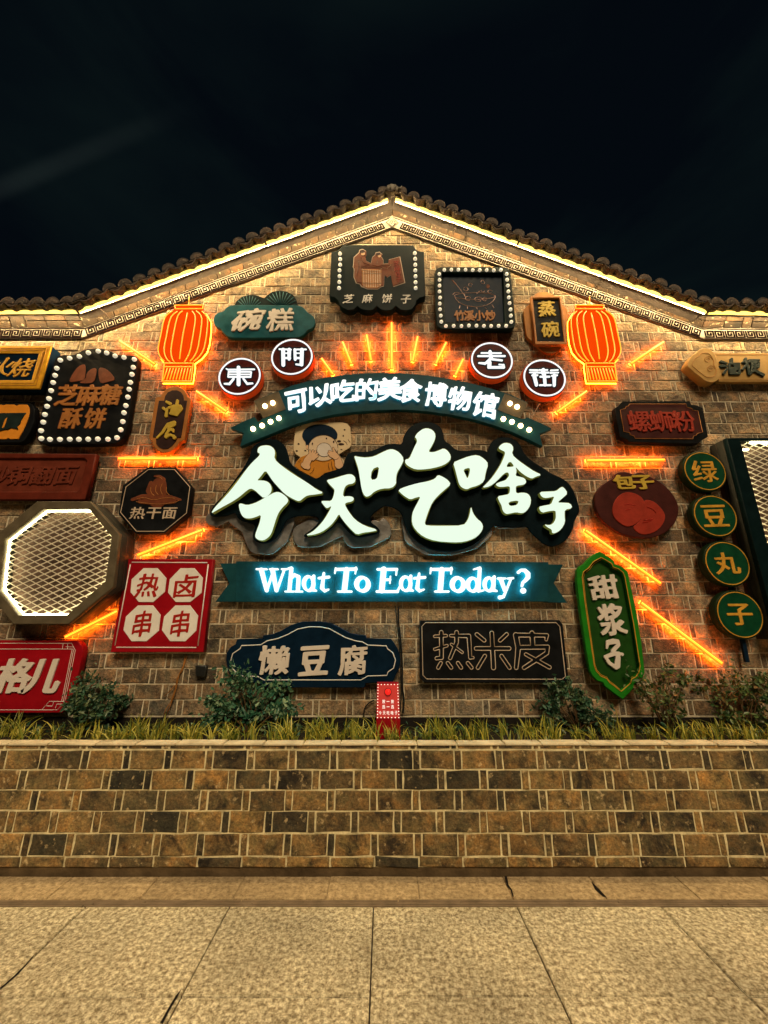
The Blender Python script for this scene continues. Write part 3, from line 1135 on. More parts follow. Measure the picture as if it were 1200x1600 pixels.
# ------------------------------------------------------------------ planter in front of the wall
planter = thing('brick_planter', 'long raised brick planter with pale coping in front of the sign wall', 'planter', (0, PY, 0))
ys = [1172, 1203, 1234.5, 1267.5, 1302.5, 1339, 1356]
zs = [U(600, y, Y=PY)[1] for y in ys]
phs = [U(62.5, 1188, Y=PY)[0], U(95, 1218, Y=PY)[0], U(114, 1250, Y=PY)[0], U(78, 1285, Y=PY)[0], U(103, 1321, Y=PY)[0]]
rsp = random.Random(21)
hp = Heap()
PB = {}
pst = [[brick_mesh(SW, (zs[r] - zs[r + 1]) - 0.011, 100 + r * 9 + i, jit=.0036, cham=.006) for i in range(7)] for r in range(5)]
pna = [[brick_mesh(NW, (zs[r] - zs[r + 1]) - 0.011, 200 + r * 9 + i, jit=.002) for i in range(4)] for r in range(5)]
for r in range(5):
    zc = (zs[r] + zs[r + 1]) / 2
    for k in range(-12, 24):
        x = phs[r] + k * P_
        for var, xc in ((pna[r][rsp.randrange(4)], x + NW / 2), (pst[r][rsp.randrange(7)], x + NW + .011 + SW / 2)):
            if abs(xc) > 5.2:
                continue
            jy, a = rsp.uniform(-.004, .0015), rsp.gauss(0, .007)
            if abs(xc) < 3.1:
                brick_obj(var, 'pbrick', PB, planter, xc, PY + jy, zc, a)
            else:
                hp.add(var, xc, PY + jy, zc, a)
half = [brick_mesh(0.30, zs[5] - zs[6] - .008, 300 + i, jit=.004) for i in range(3)]
thin = [brick_mesh(0.245, 0.021, 320 + i, jit=.0015) for i in range(3)]
thin2 = [brick_mesh(0.035, 0.021, 330 + i, jit=.0015) for i in range(2)]
for k in range(-16, 17):
    var = half[k % 3]
    x = k * .312 + .09
    (brick_obj(var, 'pbrick', PB, planter, x, PY - .004, (zs[5] + zs[6]) / 2, rsp.gauss(0, .01)) if abs(x) < 3.1 else hp.add(var, x, PY - .004, (zs[5] + zs[6]) / 2))
    x = k * P_ + .06
    (brick_obj(thin[k % 3], 'pbrick', PB, planter, x, PY, zs[0] + .019) if abs(x) < 3.1 else hp.add(thin[k % 3], x, PY, zs[0] + .019))
    hp.add(thin2[k % 2], x + .155, PY, zs[0] + .019)
tag(obj('brickwork', mesh_from(hp.V, hp.F), planter, MT['pbrick']), kind='stuff')
V, F = [], []
box_into(V, F, -5.3, 5.3, PY + .0055, PY + 0.09, zs[6] + .002, zs[0] + .031)
obj('planter_core', mesh_from(V, F), planter, MT['pmortar'])
V, F = [], []
box_into(V, F, -5.3, 5.3, PY + .010, PY + 0.085, -0.02, zs[6] + .001)
obj('footing', mesh_from(V, F), planter, MT['foot'])
V, F = [], []
box_into(V, F, -5.3, 5.3, PY + .091, WY - .013, 0.3, zs[0] + .012)
obj('soil', mesh_from(V, F), planter, MT['soil'])
x = -5.25
cz = zs[0] + .0315
while x < 5.2:
    ln = rsp.choice((.3, .36, .3, .28))
    V = []
    bm = bmesh.new()
    bmesh.ops.create_cube(bm, size=1)
    hgt = .013 + rsp.uniform(-.0015, .002)
    for v in bm.verts:
        v.co = Vector((v.co.x * (ln - .006), v.co.y * .105, v.co.z * hgt))
    bmesh.ops.bevel(bm, geom=bm.edges[:], offset=.004, segments=2, affect='EDGES')
    me = bpy.data.meshes.new('c'); bm.to_mesh(me); bm.free()
    me.materials.append(MT['coping'])
    o = bpy.data.objects.new('coping_slab', me); COL.objects.link(o); o.parent = planter
    o.location = Vector((x + ln / 2, PY - .010 + .0525 + rsp.uniform(-.003, .003), cz + hgt / 2)) - planter.location
    o.rotation_euler = (rsp.gauss(0, .006), rsp.gauss(0, .003), rsp.gauss(0, .006))
    x += ln

# ------------------------------------------------------------------ ground


def ground_mat(name, a, b_, c, sc, jointy=False):
    m, nt, b = new_mat(name)
    L = nt.links
    g = nt.nodes.new('ShaderNodeNewGeometry')
    oi = nt.nodes.new('ShaderNodeObjectInfo')
    vo = nt.nodes.new('ShaderNodeTexNoise'); vo.inputs['Scale'].default_value = sc
    vo.inputs['Detail'].default_value = 9; vo.inputs['Roughness'].default_value = 0.8; vo.inputs['Distortion'].default_value = 0.1
    L.new(g.outputs['Position'], vo.inputs['Vector'])
    cr = nt.nodes.new('ShaderNodeValToRGB')
    e = cr.color_ramp.elements
    e[0].position = 0.39; e[0].color = (*a, 1)
    e[1].position = 0.60; e[1].color = (*c, 1)
    q = e.new(0.49); q.color = (*b_, 1)
    L.new(vo.outputs['Fac'], cr.inputs['Fac'])
    n2 = nt.nodes.new('ShaderNodeTexNoise'); n2.inputs['Scale'].default_value = 1.6; n2.inputs['Detail'].default_value = 5
    L.new(g.outputs['Position'], n2.inputs['Vector'])
    ad = nt.nodes.new('ShaderNodeMath'); ad.operation = 'MULTIPLY_ADD'; ad.inputs[1].default_value = 0.16
    L.new(oi.outputs['Random'], ad.inputs[0]); L.new(n2.outputs['Fac'], ad.inputs[2])
    mr = nt.nodes.new('ShaderNodeMapRange'); mr.inputs['From Min'].default_value = 0.3; mr.inputs['From Max'].default_value = 0.8
    mr.inputs['To Min'].default_value = 0.55; mr.inputs['To Max'].default_value = 1.25
    L.new(ad.outputs[0], mr.inputs['Value'])
    hs = nt.nodes.new('ShaderNodeVectorMath'); hs.operation = 'SCALE'
    L.new(cr.outputs['Color'], hs.inputs[0]); L.new(mr.outputs['Result'], hs.inputs['Scale'])
    L.new(hs.outputs['Vector'], b.inputs['Base Color'])
    b.inputs['Roughness'].default_value = 0.8
    bp = nt.nodes.new('ShaderNodeBump'); bp.inputs['Strength'].default_value = 0.8; bp.inputs['Distance'].default_value = 0.012
    L.new(vo.outputs['Fac'], bp.inputs['Height']); L.new(bp.outputs['Normal'], b.inputs['Normal'])
    return m


MT['pave'] = ground_mat('hammered_stone', (0.17, 0.13, 0.07), (0.50, 0.43, 0.28), (0.95, 0.88, 0.66), 40)
MT['strip'] = ground_mat('edge_stone', (0.24, 0.17, 0.09), (0.43, 0.32, 0.18), (0.62, 0.48, 0.29), 30)
MT['groundbase'] = M('joint_dirt', (0.05, 0.04, 0.028), 0.95, var=0.4, scale=20)

V, F = [], []
box_into(V, F, -60, 60, -60, 60, -0.5, -0.016)
ground = obj('ground', mesh_from(V, F), None, MT['groundbase'])
tag(ground, kind='structure')


def slab_mesh(w, d, mat, seed):
    rs = random.Random(seed)
    bm = bmesh.new()
    bmesh.ops.create_cube(bm, size=1)
    for v in bm.verts:
        v.co = Vector((v.co.x * w, v.co.y * d, v.co.z * 0.04 - 0.02))
    bmesh.ops.bevel(bm, geom=[e for e in bm.edges if e.verts[0].co.z > -.001 and e.verts[1].co.z > -.001], offset=.004, segments=2, affect='EDGES')
    me = bpy.data.meshes.new('slab'); bm.to_mesh(me); bm.free()
    me.materials.append(MT[mat])
    return me


pav = slab_mesh(0.8895, 0.5995, 'pave', 1)
rg = random.Random(2)
for j in range(-7, 1):
    yc = 3.012 - 0.3035 + j * 0.607
    for k in range(-4, 10):
        xc = -1.861 + (k + .5) * 0.8975
        if abs(xc) > 5:
            continue
        o = bpy.data.objects.new('paving_slab', pav)
        COL.objects.link(o); o.parent = ground
        o.location = (xc, yc, rg.uniform(-.0018, .0018))
        o.rotation_euler = (rg.gauss(0, .0012), rg.gauss(0, .001), rg.gauss(0, .0008))
st = slab_mesh(0.596, 0.235, 'strip', 2)
for k in range(-9, 9):
    xc = 0.229 + (k + .5) * 0.5985
    if abs(xc) > 5:
        continue
    o = bpy.data.objects.new('edge_slab', st)
    COL.objects.link(o); o.parent = ground
    o.location = (xc, 3.07 + .1185, rg.uniform(-.002, .003))
    o.rotation_euler = (rg.gauss(0, .004), rg.gauss(0, .003), rg.gauss(0, .003))
for pts in ([(0, 1545), (20, 1528), (40, 1508), (55, 1491), (50, 1499), (28, 1524), (0, 1548)], [(250, 1600), (262, 1578), (274, 1558), (284, 1546), (277, 1560), (265, 1580), (254, 1602)], [(788, 1370), (792, 1385), (798, 1392), (801, 1402), (803, 1402), (800, 1391), (795, 1384), (792, 1370)], [(924, 1378), (930, 1384), (948, 1403), (942, 1402), (930, 1391)]):
    w = [G(*q) for q in pts]
    me = mesh_from([(x, y, .0042) for x, y in w], [tuple(range(len(w)))])
    o = obj('joint_crack', me, ground, MT['gap'])
drain = thing('drain_channel', 'narrow slotted steel drain channel running along the pavement before the planter', 'drain', (0, 3.04, 0))
V, F = [], []
box_into(V, F, -5, 5, 3.0135, 3.0695, -.03, -.013)
obj('channel_bed', mesh_from(V, F), drain, MT['gap'])
for q in range(4):
    yb = 3.0145 + q * .0155
    V, F = [], []
    x = -5 + rg.uniform(0, .5)
    while x < 5:
        box_into(V, F, x, x + 0.994, yb, yb + .0092, -.0128, -.0005 + rg.uniform(-.0015, .001))
        x += 1.0
    obj('slot_bar', mesh_from(V, F), drain, MT['drain'])

# ------------------------------------------------------------------ plants


def leaf_mat(name, ramp, trans=0.25):
    m, nt, b = new_mat(name)
    g = nt.nodes.new('ShaderNodeNewGeometry')
    cr = nt.nodes.new('ShaderNodeValToRGB')
    e = cr.color_ramp.elements
    e[0].position = 0; e[0].color = (*ramp[0], 1)
    e[1].position = 1; e[1].color = (*ramp[-1], 1)
    for i, c in enumerate(ramp[1:-1]):
        q = e.new((i + 1) / (len(ramp) - 1)); q.color = (*c, 1)
    nt.links.new(g.outputs['Random Per Island'], cr.inputs['Fac'])
    nt.links.new(cr.outputs['Color'], b.inputs['Base Color'])
    b.inputs['Roughness'].default_value = 0.45
    tr = nt.nodes.new('ShaderNodeBsdfTranslucent')
    nt.links.new(cr.outputs['Color'], tr.inputs['Color'])
    ms = nt.nodes.new('ShaderNodeMixShader'); ms.inputs['Fac'].default_value = trans
    out = [n for n in nt.nodes if n.type == 'OUTPUT_MATERIAL'][0]
    nt.links.new(b.outputs[0], ms.inputs[1]); nt.links.new(tr.outputs[0], ms.inputs[2]); nt.links.new(ms.outputs[0], out.inputs['Surface'])
    return m


MT['grass'] = leaf_mat('liriope_leaf', [(0.04, 0.085, 0.014), (0.18, 0.21, 0.03), (0.50, 0.42, 0.05), (0.07, 0.14, 0.022), (0.34, 0.34, 0.045), (0.62, 0.54, 0.12)])
MT['leaf'] = leaf_mat('shrub_leaf', [(0.008, 0.034, 0.020), (0.018, 0.075, 0.042), (0.03, 0.10, 0.055), (0.07, 0.12, 0.045), (0.015, 0.06, 0.035), (0.16, 0.20, 0.10)], 0.15)
MT['leafb'] = leaf_mat('blue_green_leaf', [(0.008, 0.045, 0.028), (0.02, 0.105, 0.06), (0.06, 0.18, 0.10), (0.015, 0.075, 0.042), (0.24, 0.34, 0.20), (0.03, 0.12, 0.06)], 0.15)
MT['leafr'] = leaf_mat('sparse_leaf', [(0.02, 0.06, 0.018), (0.04, 0.10, 0.028), (0.19, 0.11, 0.04), (0.03, 0.075, 0.025), (0.09, 0.14, 0.035), (0.07, 0.12, 0.03)], 0.15)
MT['stem'] = M('woody_stem', (0.10, 0.06, 0.03), 0.9)

rg = random.Random(12)
V, F = [], []
SOIL = zs[0] + .012


def blade(x, y, z, h, lean, az, w):
    b = len(V)
    dx, dy = math.cos(az), math.sin(az)
    sx, sy = -dy, dx
    # the strip faces the street more than not
    if abs(sx) < .5:
        sx, sy = .8, .6
    n = 5
    for i in range(n + 1):
        t = i / n
        out = lean * h * (t ** 1.7)
        up = h * (t - 0.42 * min(1, lean) * t ** 3)
        ww = w * (1 - t) ** .7 * (0.55 + .6 * min(1, t * 3))
        V.append((x + dx * out - sx * ww, y + dy * out - sy * ww, z + up))
        V.append((x + dx * out + sx * ww, y + dy * out + sy * ww, z + up))
    for i in range(n):
        F.append((b + 2 * i, b + 2 * i + 1, b + 2 * i + 3, b + 2 * i + 2))


x = -4.7
tufts = []
while x < 4.7:
    x += rg.choice((rg.uniform(.03, .06), rg.uniform(.06, .15)))
    tufts.append((x, 3.445 + rg.uniform(-.02, .05), rg.random()))
for k in range(70):
    tufts.append((rg.uniform(-4.7, 4.7), 3.60 + rg.uniform(-.05, .08), rg.random()))
for x, y, big in tufts:
    sp = .012 + .02 * big
    for k in range(rg.randint(9, 28)):
        a_ = rg.uniform(0, 2 * math.pi)
        blade(x + rg.gauss(0, sp), y + rg.gauss(0, .012), SOIL, rg.uniform(.06, .17) * (0.75 + .65 * big), rg.choice((rg.uniform(.05, .5), rg.uniform(.4, 1.5))), a_, rg.uniform(.0034, .0082))
grass = obj('ornamental_grass', mesh_from(V, F), None, MT['grass'])
tag(grass, 'yellow green tufts of narrow leaved grass filling the planter behind the coping', 'grass', kind='stuff')
# low dark ground cover between the tufts
V, F = [], []


def leafcloud(cx, cy, cz, rx, ry, rz, n, sz, rs, dens=0.6, lump=None):
    lumps = lump or [(rs.gauss(0, .42), rs.gauss(0, .5), rs.gauss(0, .42), rs.uniform(.25, .5)) for _ in range(9)]
    for _ in range(n):
        lx, ly, lz, lr = rs.choice(lumps)
        if rs.random() < .14:
            lr *= 1.9
        a, e = rs.uniform(0, 2 * math.pi), math.asin(rs.uniform(-1, 1))
        q = lr * rs.uniform(.55, 1.05)
        x = cx + rx * (lx + q * math.cos(a) * math.cos(e))
        y = cy + ry * (ly + q * math.sin(a) * math.cos(e))
        zz = cz + rz * (lz + q * math.sin(e))
        if zz < SOIL:
            continue
        y = min(y, WY - .02)
        d = Vector((rs.gauss(0, 1), rs.gauss(-.6, .8), rs.gauss(.3, .8))).normalized()
        u = d.orthogonal().normalized()
        u.rotate(Matrix.Rotation(rs.uniform(0, 6.28), 3, d))
        v = d.cross(u)
        s = sz * rs.uniform(.6, 1.3)
        p = Vector((x, y, zz))
        b = len(V)
        V.extend([p - u * s, p - u * s * .3 + v * s * .45 + d * s * .12, p + u * s * .4 + v * s * .38 + d * s * .1, p + u * s, p + u * s * .4 - v * s * .38 + d * s * .1, p - u * s * .3 - v * s * .45 + d * s * .12])
        F.extend([(b, b + 1, b + 2, b + 3), (b, b + 3, b + 4, b + 5)])


rs = random.Random(31)
for k in range(60):
    leafcloud(-4.6 + k * .155, 3.72, SOIL + .025, .10, .10, .05, 26, .02, rs)
tag(obj('ground_cover', mesh_from(V, F), None, MT['leaf']), 'low dark green ground cover between the grass tufts in the planter', 'ground cover', kind='stuff')

SHR = [
    ('shrub', 'dense dark green shrub beside the red sign with two cream characters', 145, 1108, 48, 50, 1900, 'leaf', .021),
    ('shrub', 'broad bluish green shrub in front of the navy curved board', 396, 1096, 80, 54, 2100, 'leafb', .023),
    ('shrub', 'leafy green shrub left of the green hanging sign tip', 898, 1102, 52, 48, 1700, 'leaf', .021),
    ('shrub', 'sparse reddish leaved shrub right of the green hanging sign tip', 1032, 1078, 50, 46, 520, 'leafr', .022),
    ('shrub', 'thin reddish green shrub by the far right end of the planter', 1158, 1096, 58, 50, 1100, 'leafr', .022),
]
for nm, lab, px, py, rx, ry, n, mat, sz in SHR:
    cx, cz = U(px, py, Y=3.74)
    sx = U(px + rx, py, Y=3.74)[0] - cx
    sz_ = cz - U(px, py + ry, Y=3.74)[1]
    t = thing(nm, lab, 'shrub', (cx, 3.74, SOIL), 'shrubs growing in the planter')
    V, F = [], []
    rs = random.Random(px)
    lump = [(rs.uniform(-.8, .8), rs.gauss(0, .5), rs.uniform(-.8, .85), rs.uniform(.14, .42)) for _ in range(20)]
    lump = [l for l in lump if l[0] ** 2 + l[2] ** 2 < .95]
    leafcloud(cx, 3.74, cz, sx, .12, sz_, n, sz, rs, lump=lump)
    obj('foliage', mesh_from(V, F), t, MT[mat])
    V, F = [], []
    for lx, ly, lz, lr in lump:
        e = Vector((cx + sx * lx, min(3.86, 3.74 + .12 * ly), cz + sz_ * lz))
        s0 = Vector((cx + rs.uniform(-.03, .03), 3.74, SOIL - .01))
        tube_mesh([s0, s0.lerp(e, .5) + Vector((rs.uniform(-.03, .03), 0, .03)), e], .004, 5, into=(V, F), radii=[.006, .004, .002])
    obj('stem', mesh_from(V, F, True), t, MT['stem'])
# dry creeper stems climbing the wall under the red skewer sign
t = thing('creeper', 'dry twisted creeper stems climbing the bricks below the four octagon red sign', 'creeper', (U(262, 1110)[0], WY - .03, SOIL))
for pts in (C(180, 1000, 5, [(375, 610), (400, 540), (440, 480), (470, 380), (480, 300), (520, 240), (560, 120)]), C(180, 1000, 5, [(395, 600), (440, 500), (480, 380), (500, 270), (530, 200), (545, 110)]), C(180, 1000, 5, [(380, 440), (430, 400), (470, 350)])):
    w = UP(pts, .02)
    obj('stem', tube_mesh([(x, WY - .02 - .01 * math.sin(i), z) for i, (x, z) in enumerate(w)], .004, 5), t, MT['wood'])

# ------------------------------------------------------------------ neon bars
NEON = [
    ((612, 504), (612, 575), 'tallest upright orange neon bar in the sunburst above the arched banner'),
    ((573, 523), (579.5, 562), 'short orange neon bar just left of the tallest sunburst bar'),
    ((535.5, 534), (548.5, 567), 'slanting orange neon bar, second left of the tallest sunburst bar'),
    ((502.5, 560), (520, 584), 'outermost left neon bar of the sunburst, beside the second round lamp'),
    ((652.5, 526), (645, 563), 'short orange neon bar just right of the tallest sunburst bar'),
    ((697, 535), (681.5, 567), 'slanting orange neon bar, second right of the tallest sunburst bar'),
    ((723.5, 561), (712, 585), 'outermost right neon bar of the sunburst, beside the third round lamp'),
    ((187, 532), (241, 568), 'orange neon bar sloping down towards the left neon lantern'),
    ((307, 611), (353, 642), 'orange neon bar below the round 東 lamp, sloping towards the arched banner'),
    ((185, 716), (306, 716), 'level orange neon bar above the noodle octagon sign'),
    ((215, 867), (315, 828), 'orange neon bar between the noodle octagon and the red four octagon sign'),
    ((102, 995), (182, 955), 'orange neon bar below the lit octagon mesh frame'),
    ((1037, 534), (987, 567), 'orange neon bar sloping up away from the right neon lantern'),
    ((916.5, 611), (871, 643), 'orange neon bar below the round 街 lamp, sloping towards the banner tail'),
    ((918, 719), (1038, 718), 'level orange neon bar above the bun disc sign'),
    ((916, 829), (1032, 911), 'long orange neon bar sloping down behind the green hanging sign top'),
    ((1003, 942), (1128, 1036), 'longest orange neon bar, sloping down right of the green hanging sign'),
]
for a, b, lab in NEON:
    o1 = 0.068
    (x0, z0), (x1, z1) = U(*a, o1), U(*b, o1)
    p0, p1 = Vector((x0, WY - o1, z0)), Vector((x1, WY - o1, z1))
    t = thing('neon_bar', lab, 'neon light', (p0 + p1) / 2, 'orange neon bars on the brick wall')
    obj('neon_tube', tube_mesh([p0, p0.lerp(p1, .5), p1], 0.0088, 7), t, MT['neon_core'])
    d = (p1 - p0).normalized()
    n = Vector((-d.z, 0, d.x)) * 0.019
    e0, e1 = p0 - d * .014 + Vector((0, .014, 0)), p1 + d * .014 + Vector((0, .014, 0))
    L = [e0 + n, e1 + n, e1 - n, e0 - n]
    obj('tube_holder', plate_mesh([[(q.x, q.z) for q in L]], WY - o1 + .005, .012, .004), t, MT['holder'])
    obj('rear_glow', plate_mesh([[(q.x, q.z) for q in (e0 + n * .8, e1 + n * .8, e1 - n * .8, e0 - n * .8)]], WY - o1 + .0175, .004, .001), t, MT['rear'])  # added emitter facing the wall, throws the orange halo on the bricks
    V, F = [], []
    for f in (.15, .85):
        q = p0.lerp(p1, f)
        tube_mesh([q + Vector((0, .015, 0)), Vector((q.x, WY + .01, q.z))], .005, 6, into=(V, F))
    obj('standoff', mesh_from(V, F), t, MT['dsteel'])

# ------------------------------------------------------------------ neon lanterns
LPOLY = C(230, 460, 10, [(430, 165), (880, 165), (870, 235), (935, 330), (985, 420), (985, 560), (960, 760), (920, 890), (840, 985), (730, 1065), (735, 1120), (700, 1370), (230, 1370), (265, 1120), (260, 1060), (195, 990), (160, 900), (170, 780), (200, 600), (240, 420), (300, 310), (400, 240)])
LL = [
    [(655, 40), (650, 160)], [(430, 170), (875, 165)], [(440, 225), (870, 222)], [(430, 170), (440, 225)], [(875, 165), (870, 222)],
    [(420, 240), (310, 310), (255, 400), (215, 620), (175, 800), (168, 890), (205, 985), (290, 1060)],
    [(500, 245), (390, 320), (345, 420), (305, 620), (265, 820), (265, 920), (310, 1020), (370, 1062)],
    [(575, 245), (490, 300), (450, 420), (410, 620), (375, 820), (370, 920), (395, 1020), (430, 1062)],
    [(640, 245), (600, 420), (560, 620), (525, 850), (500, 1060)],
    [(690, 245), (745, 310), (755, 400), (715, 640), (670, 900), (600, 1030), (575, 1060)],
    [(745, 240), (835, 310), (860, 400), (830, 620), (790, 860), (730, 980), (650, 1062)],
    [(830, 240), (930, 330), (950, 430), (920, 700), (880, 880), (800, 990), (700, 1065)],
    [(265, 1075), (730, 1075)], [(265, 1130), (700, 1130)], [(235, 1355), (690, 1355)], [(270, 1080), (235, 1355)], [(720, 1080), (685, 1355)],
]
LL += [[(305 + k * 46 + 12, 1150), (255 + k * 49, 1330)] for k in range(9)]


def lantern(lab, mapf, px, py):
    off = 0.075
    x, z = U(px, py, off)
    t = thing('neon_lantern', lab, 'lantern sign', (x, WY - off, z), 'neon palace lanterns')
    obj('lantern_panel', plate_mesh([UP([mapf(p) for p in LPOLY], off)], WY - off + .008, .012, .002), t, MT['lant'])
    rg_ = obj('rear_glow', tube_mesh([(a, WY - off + .028, b) for a, b in UP([mapf(p) for p in LPOLY[2:-6]], off)], .006, 5, True), t, MT['rear_soft'])  # added emitter tube for the halo around the lantern
    V, F = [], []
    for pts in LL[5:12]:
        w = UP([mapf(p) for p in chaikin(C(230, 460, 10, pts), 1, False)], off)
        obj('neon_rib', tube_mesh([(a, WY - off, b) for a, b in w], 0.0062, 6), t, MT['neon'])
    for pts in LL[:5] + LL[12:17]:
        w = UP([mapf(p) for p in C(230, 460, 10, pts)], off)
        tube_mesh([(a, WY - off - .001, b) for a, b in w], 0.0062, 6, into=(V, F))
    obj('neon_frame', mesh_from(V, F), t, MT['neon'])
    for pts in LL[17:]:
        w = UP([mapf(p) for p in C(230, 460, 10, pts)], off)
        obj('neon_tassel', tube_mesh([(a, WY - off, b) for a, b in w], 0.0058, 5), t, MT['neon'])
    V, F = [], []
    for q in [(270, 500), (310, 500), (262, 570), (300, 575)]:
        a = mapf(q)
        w = U(a[0], a[1], off)
        tube_mesh([(w[0], WY - off + .01, w[1]), (w[0], WY + .01, w[1])], .006, 6, into=(V, F))
    obj('standoff', mesh_from(V, F), t, MT['dsteel'])


lantern('orange neon lantern between the arched bulb sign and the teal cloud sign', lambda p: p, 288, 530)


def mirror_map(p):
    # the right lantern is the same article: reflect its real position on the wall and step it into place
    x, z = U(p[0], p[1], 0.075)
    x2, z2 = -x + 0.018 * 7.0, z + 0.0
    px, py, f = project(x2, WY - 0.075, z2)
    return (px, py)


lantern('orange neon lantern right of the steamed bowl board with gold characters', mirror_map, 938, 530)

# ------------------------------------------------------------------ marquee with two cooks (top centre)
s = Sign('marquee_sign', 'dark scalloped bulb sign at the gable top showing two cooks at a wooden tub', 'sign', 590, 432, 0.12, 'food signs on the wall')
K = lambda p: C(500, 370, 6.667, p)
out = K([(232, 85), (975, 85), (985, 110), (1010, 140), (1050, 152), (1085, 155), (1098, 620), (1040, 635), (1005, 665), (1000, 700), (960, 755), (900, 768), (840, 760), (800, 730), (790, 720), (750, 760), (690, 770), (640, 760), (600, 730), (590, 722), (550, 762), (490, 768), (430, 755), (400, 730), (390, 722), (350, 760), (290, 765), (235, 740), (200, 700), (195, 670), (150, 630), (98, 620), (118, 155), (160, 150), (195, 135), (220, 110)])
s.plate('board', out, 'dteal', 0.09, bevel=0.006)
s.bulbs(K([(208, 173), (211, 230), (210, 288), (203, 346), (203, 407), (201, 468), (198, 531), (988, 167), (992, 227), (993, 288), (993, 347), (995, 408), (996, 470), (997, 531)]), 0.023)
fig = K([(345, 290), (350, 210), (385, 180), (405, 160), (410, 135), (445, 125), (478, 145), (480, 185), (470, 205), (480, 250), (530, 275), (545, 210), (570, 190), (578, 165), (620, 155), (648, 180), (640, 205), (660, 240), (660, 280), (715, 275), (718, 235), (835, 205), (888, 480), (765, 522), (740, 400), (700, 425), (672, 400), (665, 515), (640, 522), (600, 548), (490, 545), (430, 520), (415, 495), (375, 485), (350, 420), (352, 330), (340, 315)])
s.plate('picture_outline', fig, 'line', 0.004, off=0.1225, bevel=0.001)
s.plate('picture_ground', [(590 + (x - 590) * .975 + 0, 420 + (y - 420) * .965) for x, y in fig], 'rust', 0.004, off=0.1245, bevel=0.001)
s.plate('tub', K([(435, 330), (640, 340), (640, 500), (600, 535), (490, 532), (438, 500)]), 'copper', 0.004, off=0.1265, bevel=0.001)
s.plate('cook', K([(362, 300), (362, 215), (392, 188), (425, 190), (462, 210), (470, 255), (520, 285), (430, 315), (430, 480), (380, 470), (362, 410)]), 'rust', 0.004, off=0.1285, bevel=0.001)
s.plate('cook', K([(545, 290), (555, 215), (585, 198), (635, 205), (650, 245), (648, 295), (600, 310)]), 'rust', 0.004, off=0.1285, bevel=0.001)
s.plate('sign_drawing', K([(730, 245), (825, 218), (872, 470), (775, 505)]), 'rust', 0.004, off=0.1275, bevel=0.001)
s.loops('hair', [K(ellipse(440, 152, 27, 16, 14)), K(ellipse(605, 178, 24, 13, 14))], 'ink', 0.003, 0.1315, bevel=.0008)
s.loops('face', [K(ellipse(447, 176, 21, 18, 14)), K(ellipse(618, 198, 17, 15, 14))], 'skin', 0.003, 0.1300, bevel=.0008)
s.lines([K([(x, 345), (x + 3, 525)]) for x in range(455, 640, 24)] + [K([(435, 375), (640, 385)]), K([(438, 480), (640, 485)]), K(ellipse(538, 335, 104, 22, 20)), K([(650, 290), (740, 290), (700, 330), (650, 320)])], 'line', 0.0022, off=0.1275)
s.lines([K([(395, 240), (410, 300), (380, 400)]), K([(600, 240), (590, 290)]), K([(430, 215), (450, 270), (510, 290)])], 'ink', 0.0022, off=0.1295)
for k, ch in enumerate('芝麻饼子'):
    cx, cy = K([(795, 262 + k * 62)])[0][0] + k * 1.4, K([(0, 275 + k * 55)])[0][1]
    s.char(ch, cx, cy, 9, 8, 'redlet', 0.01, rise=0.003, base=0.1275, name='drawn_character')
for ch, x, y in (('芝', 297, 643), ('麻', 495, 640), ('饼', 697, 640), ('子', 897, 648)):
    cx, cy = K([(x, y)])[0]
    s.char(ch, cx, cy, 15.5, 13.5, 'white', 0.012, 0.05, slant=.12, rise=.006)

# ------------------------------------------------------------------ wok bulb sign
s = Sign('bulb_sign', 'square dark bulb bordered sign with a wok drawing and small copper characters', 'sign', 742, 468, 0.15, 'food signs on the wall')
K = lambda p: C(670, 400, 8, p)
out = K([(75, 200), (95, 155), (150, 135), (940, 138), (990, 160), (1025, 205), (1085, 830), (1075, 880), (1030, 915), (180, 918), (120, 890), (92, 850)])
inner = K([(165, 200), (925, 205), (955, 835), (205, 830)])
s.plate('rim', chaikin(out, 1), 'dteal', 0.06, bevel=0.007, holes=[inner])
s.plate('back_box', [(742 + (x - 742) * 1.0, 468 + (y - 468) * 1.0) for x, y in out], 'dteal', 0.07, off=0.09, bevel=0.004)
s.plate('picture_panel', inner, 'navy', 0.02, off=0.108, bevel=0.001)
top = [(195, 170), (283, 168), (370, 168), (460, 168), (550, 172), (637, 173), (725, 172), (813, 175), (901, 170)]
bot = [(215, 872), (312, 870), (409, 872), (502, 866), (597, 868), (690, 870), (780, 872), (874, 870), (968, 870)]
lef = [(132, 222), (134, 295), (135, 367), (134, 440), (142, 517), (138, 592), (141, 662), (150, 742), (157, 818)]
rig = [(974, 222), (980, 293), (988, 367), (995, 440), (1001, 515), (1010, 587), (1022, 665), (1026, 744), (1033, 820)]
s.bulbs(K(top + bot + lef + rig), 0.021)
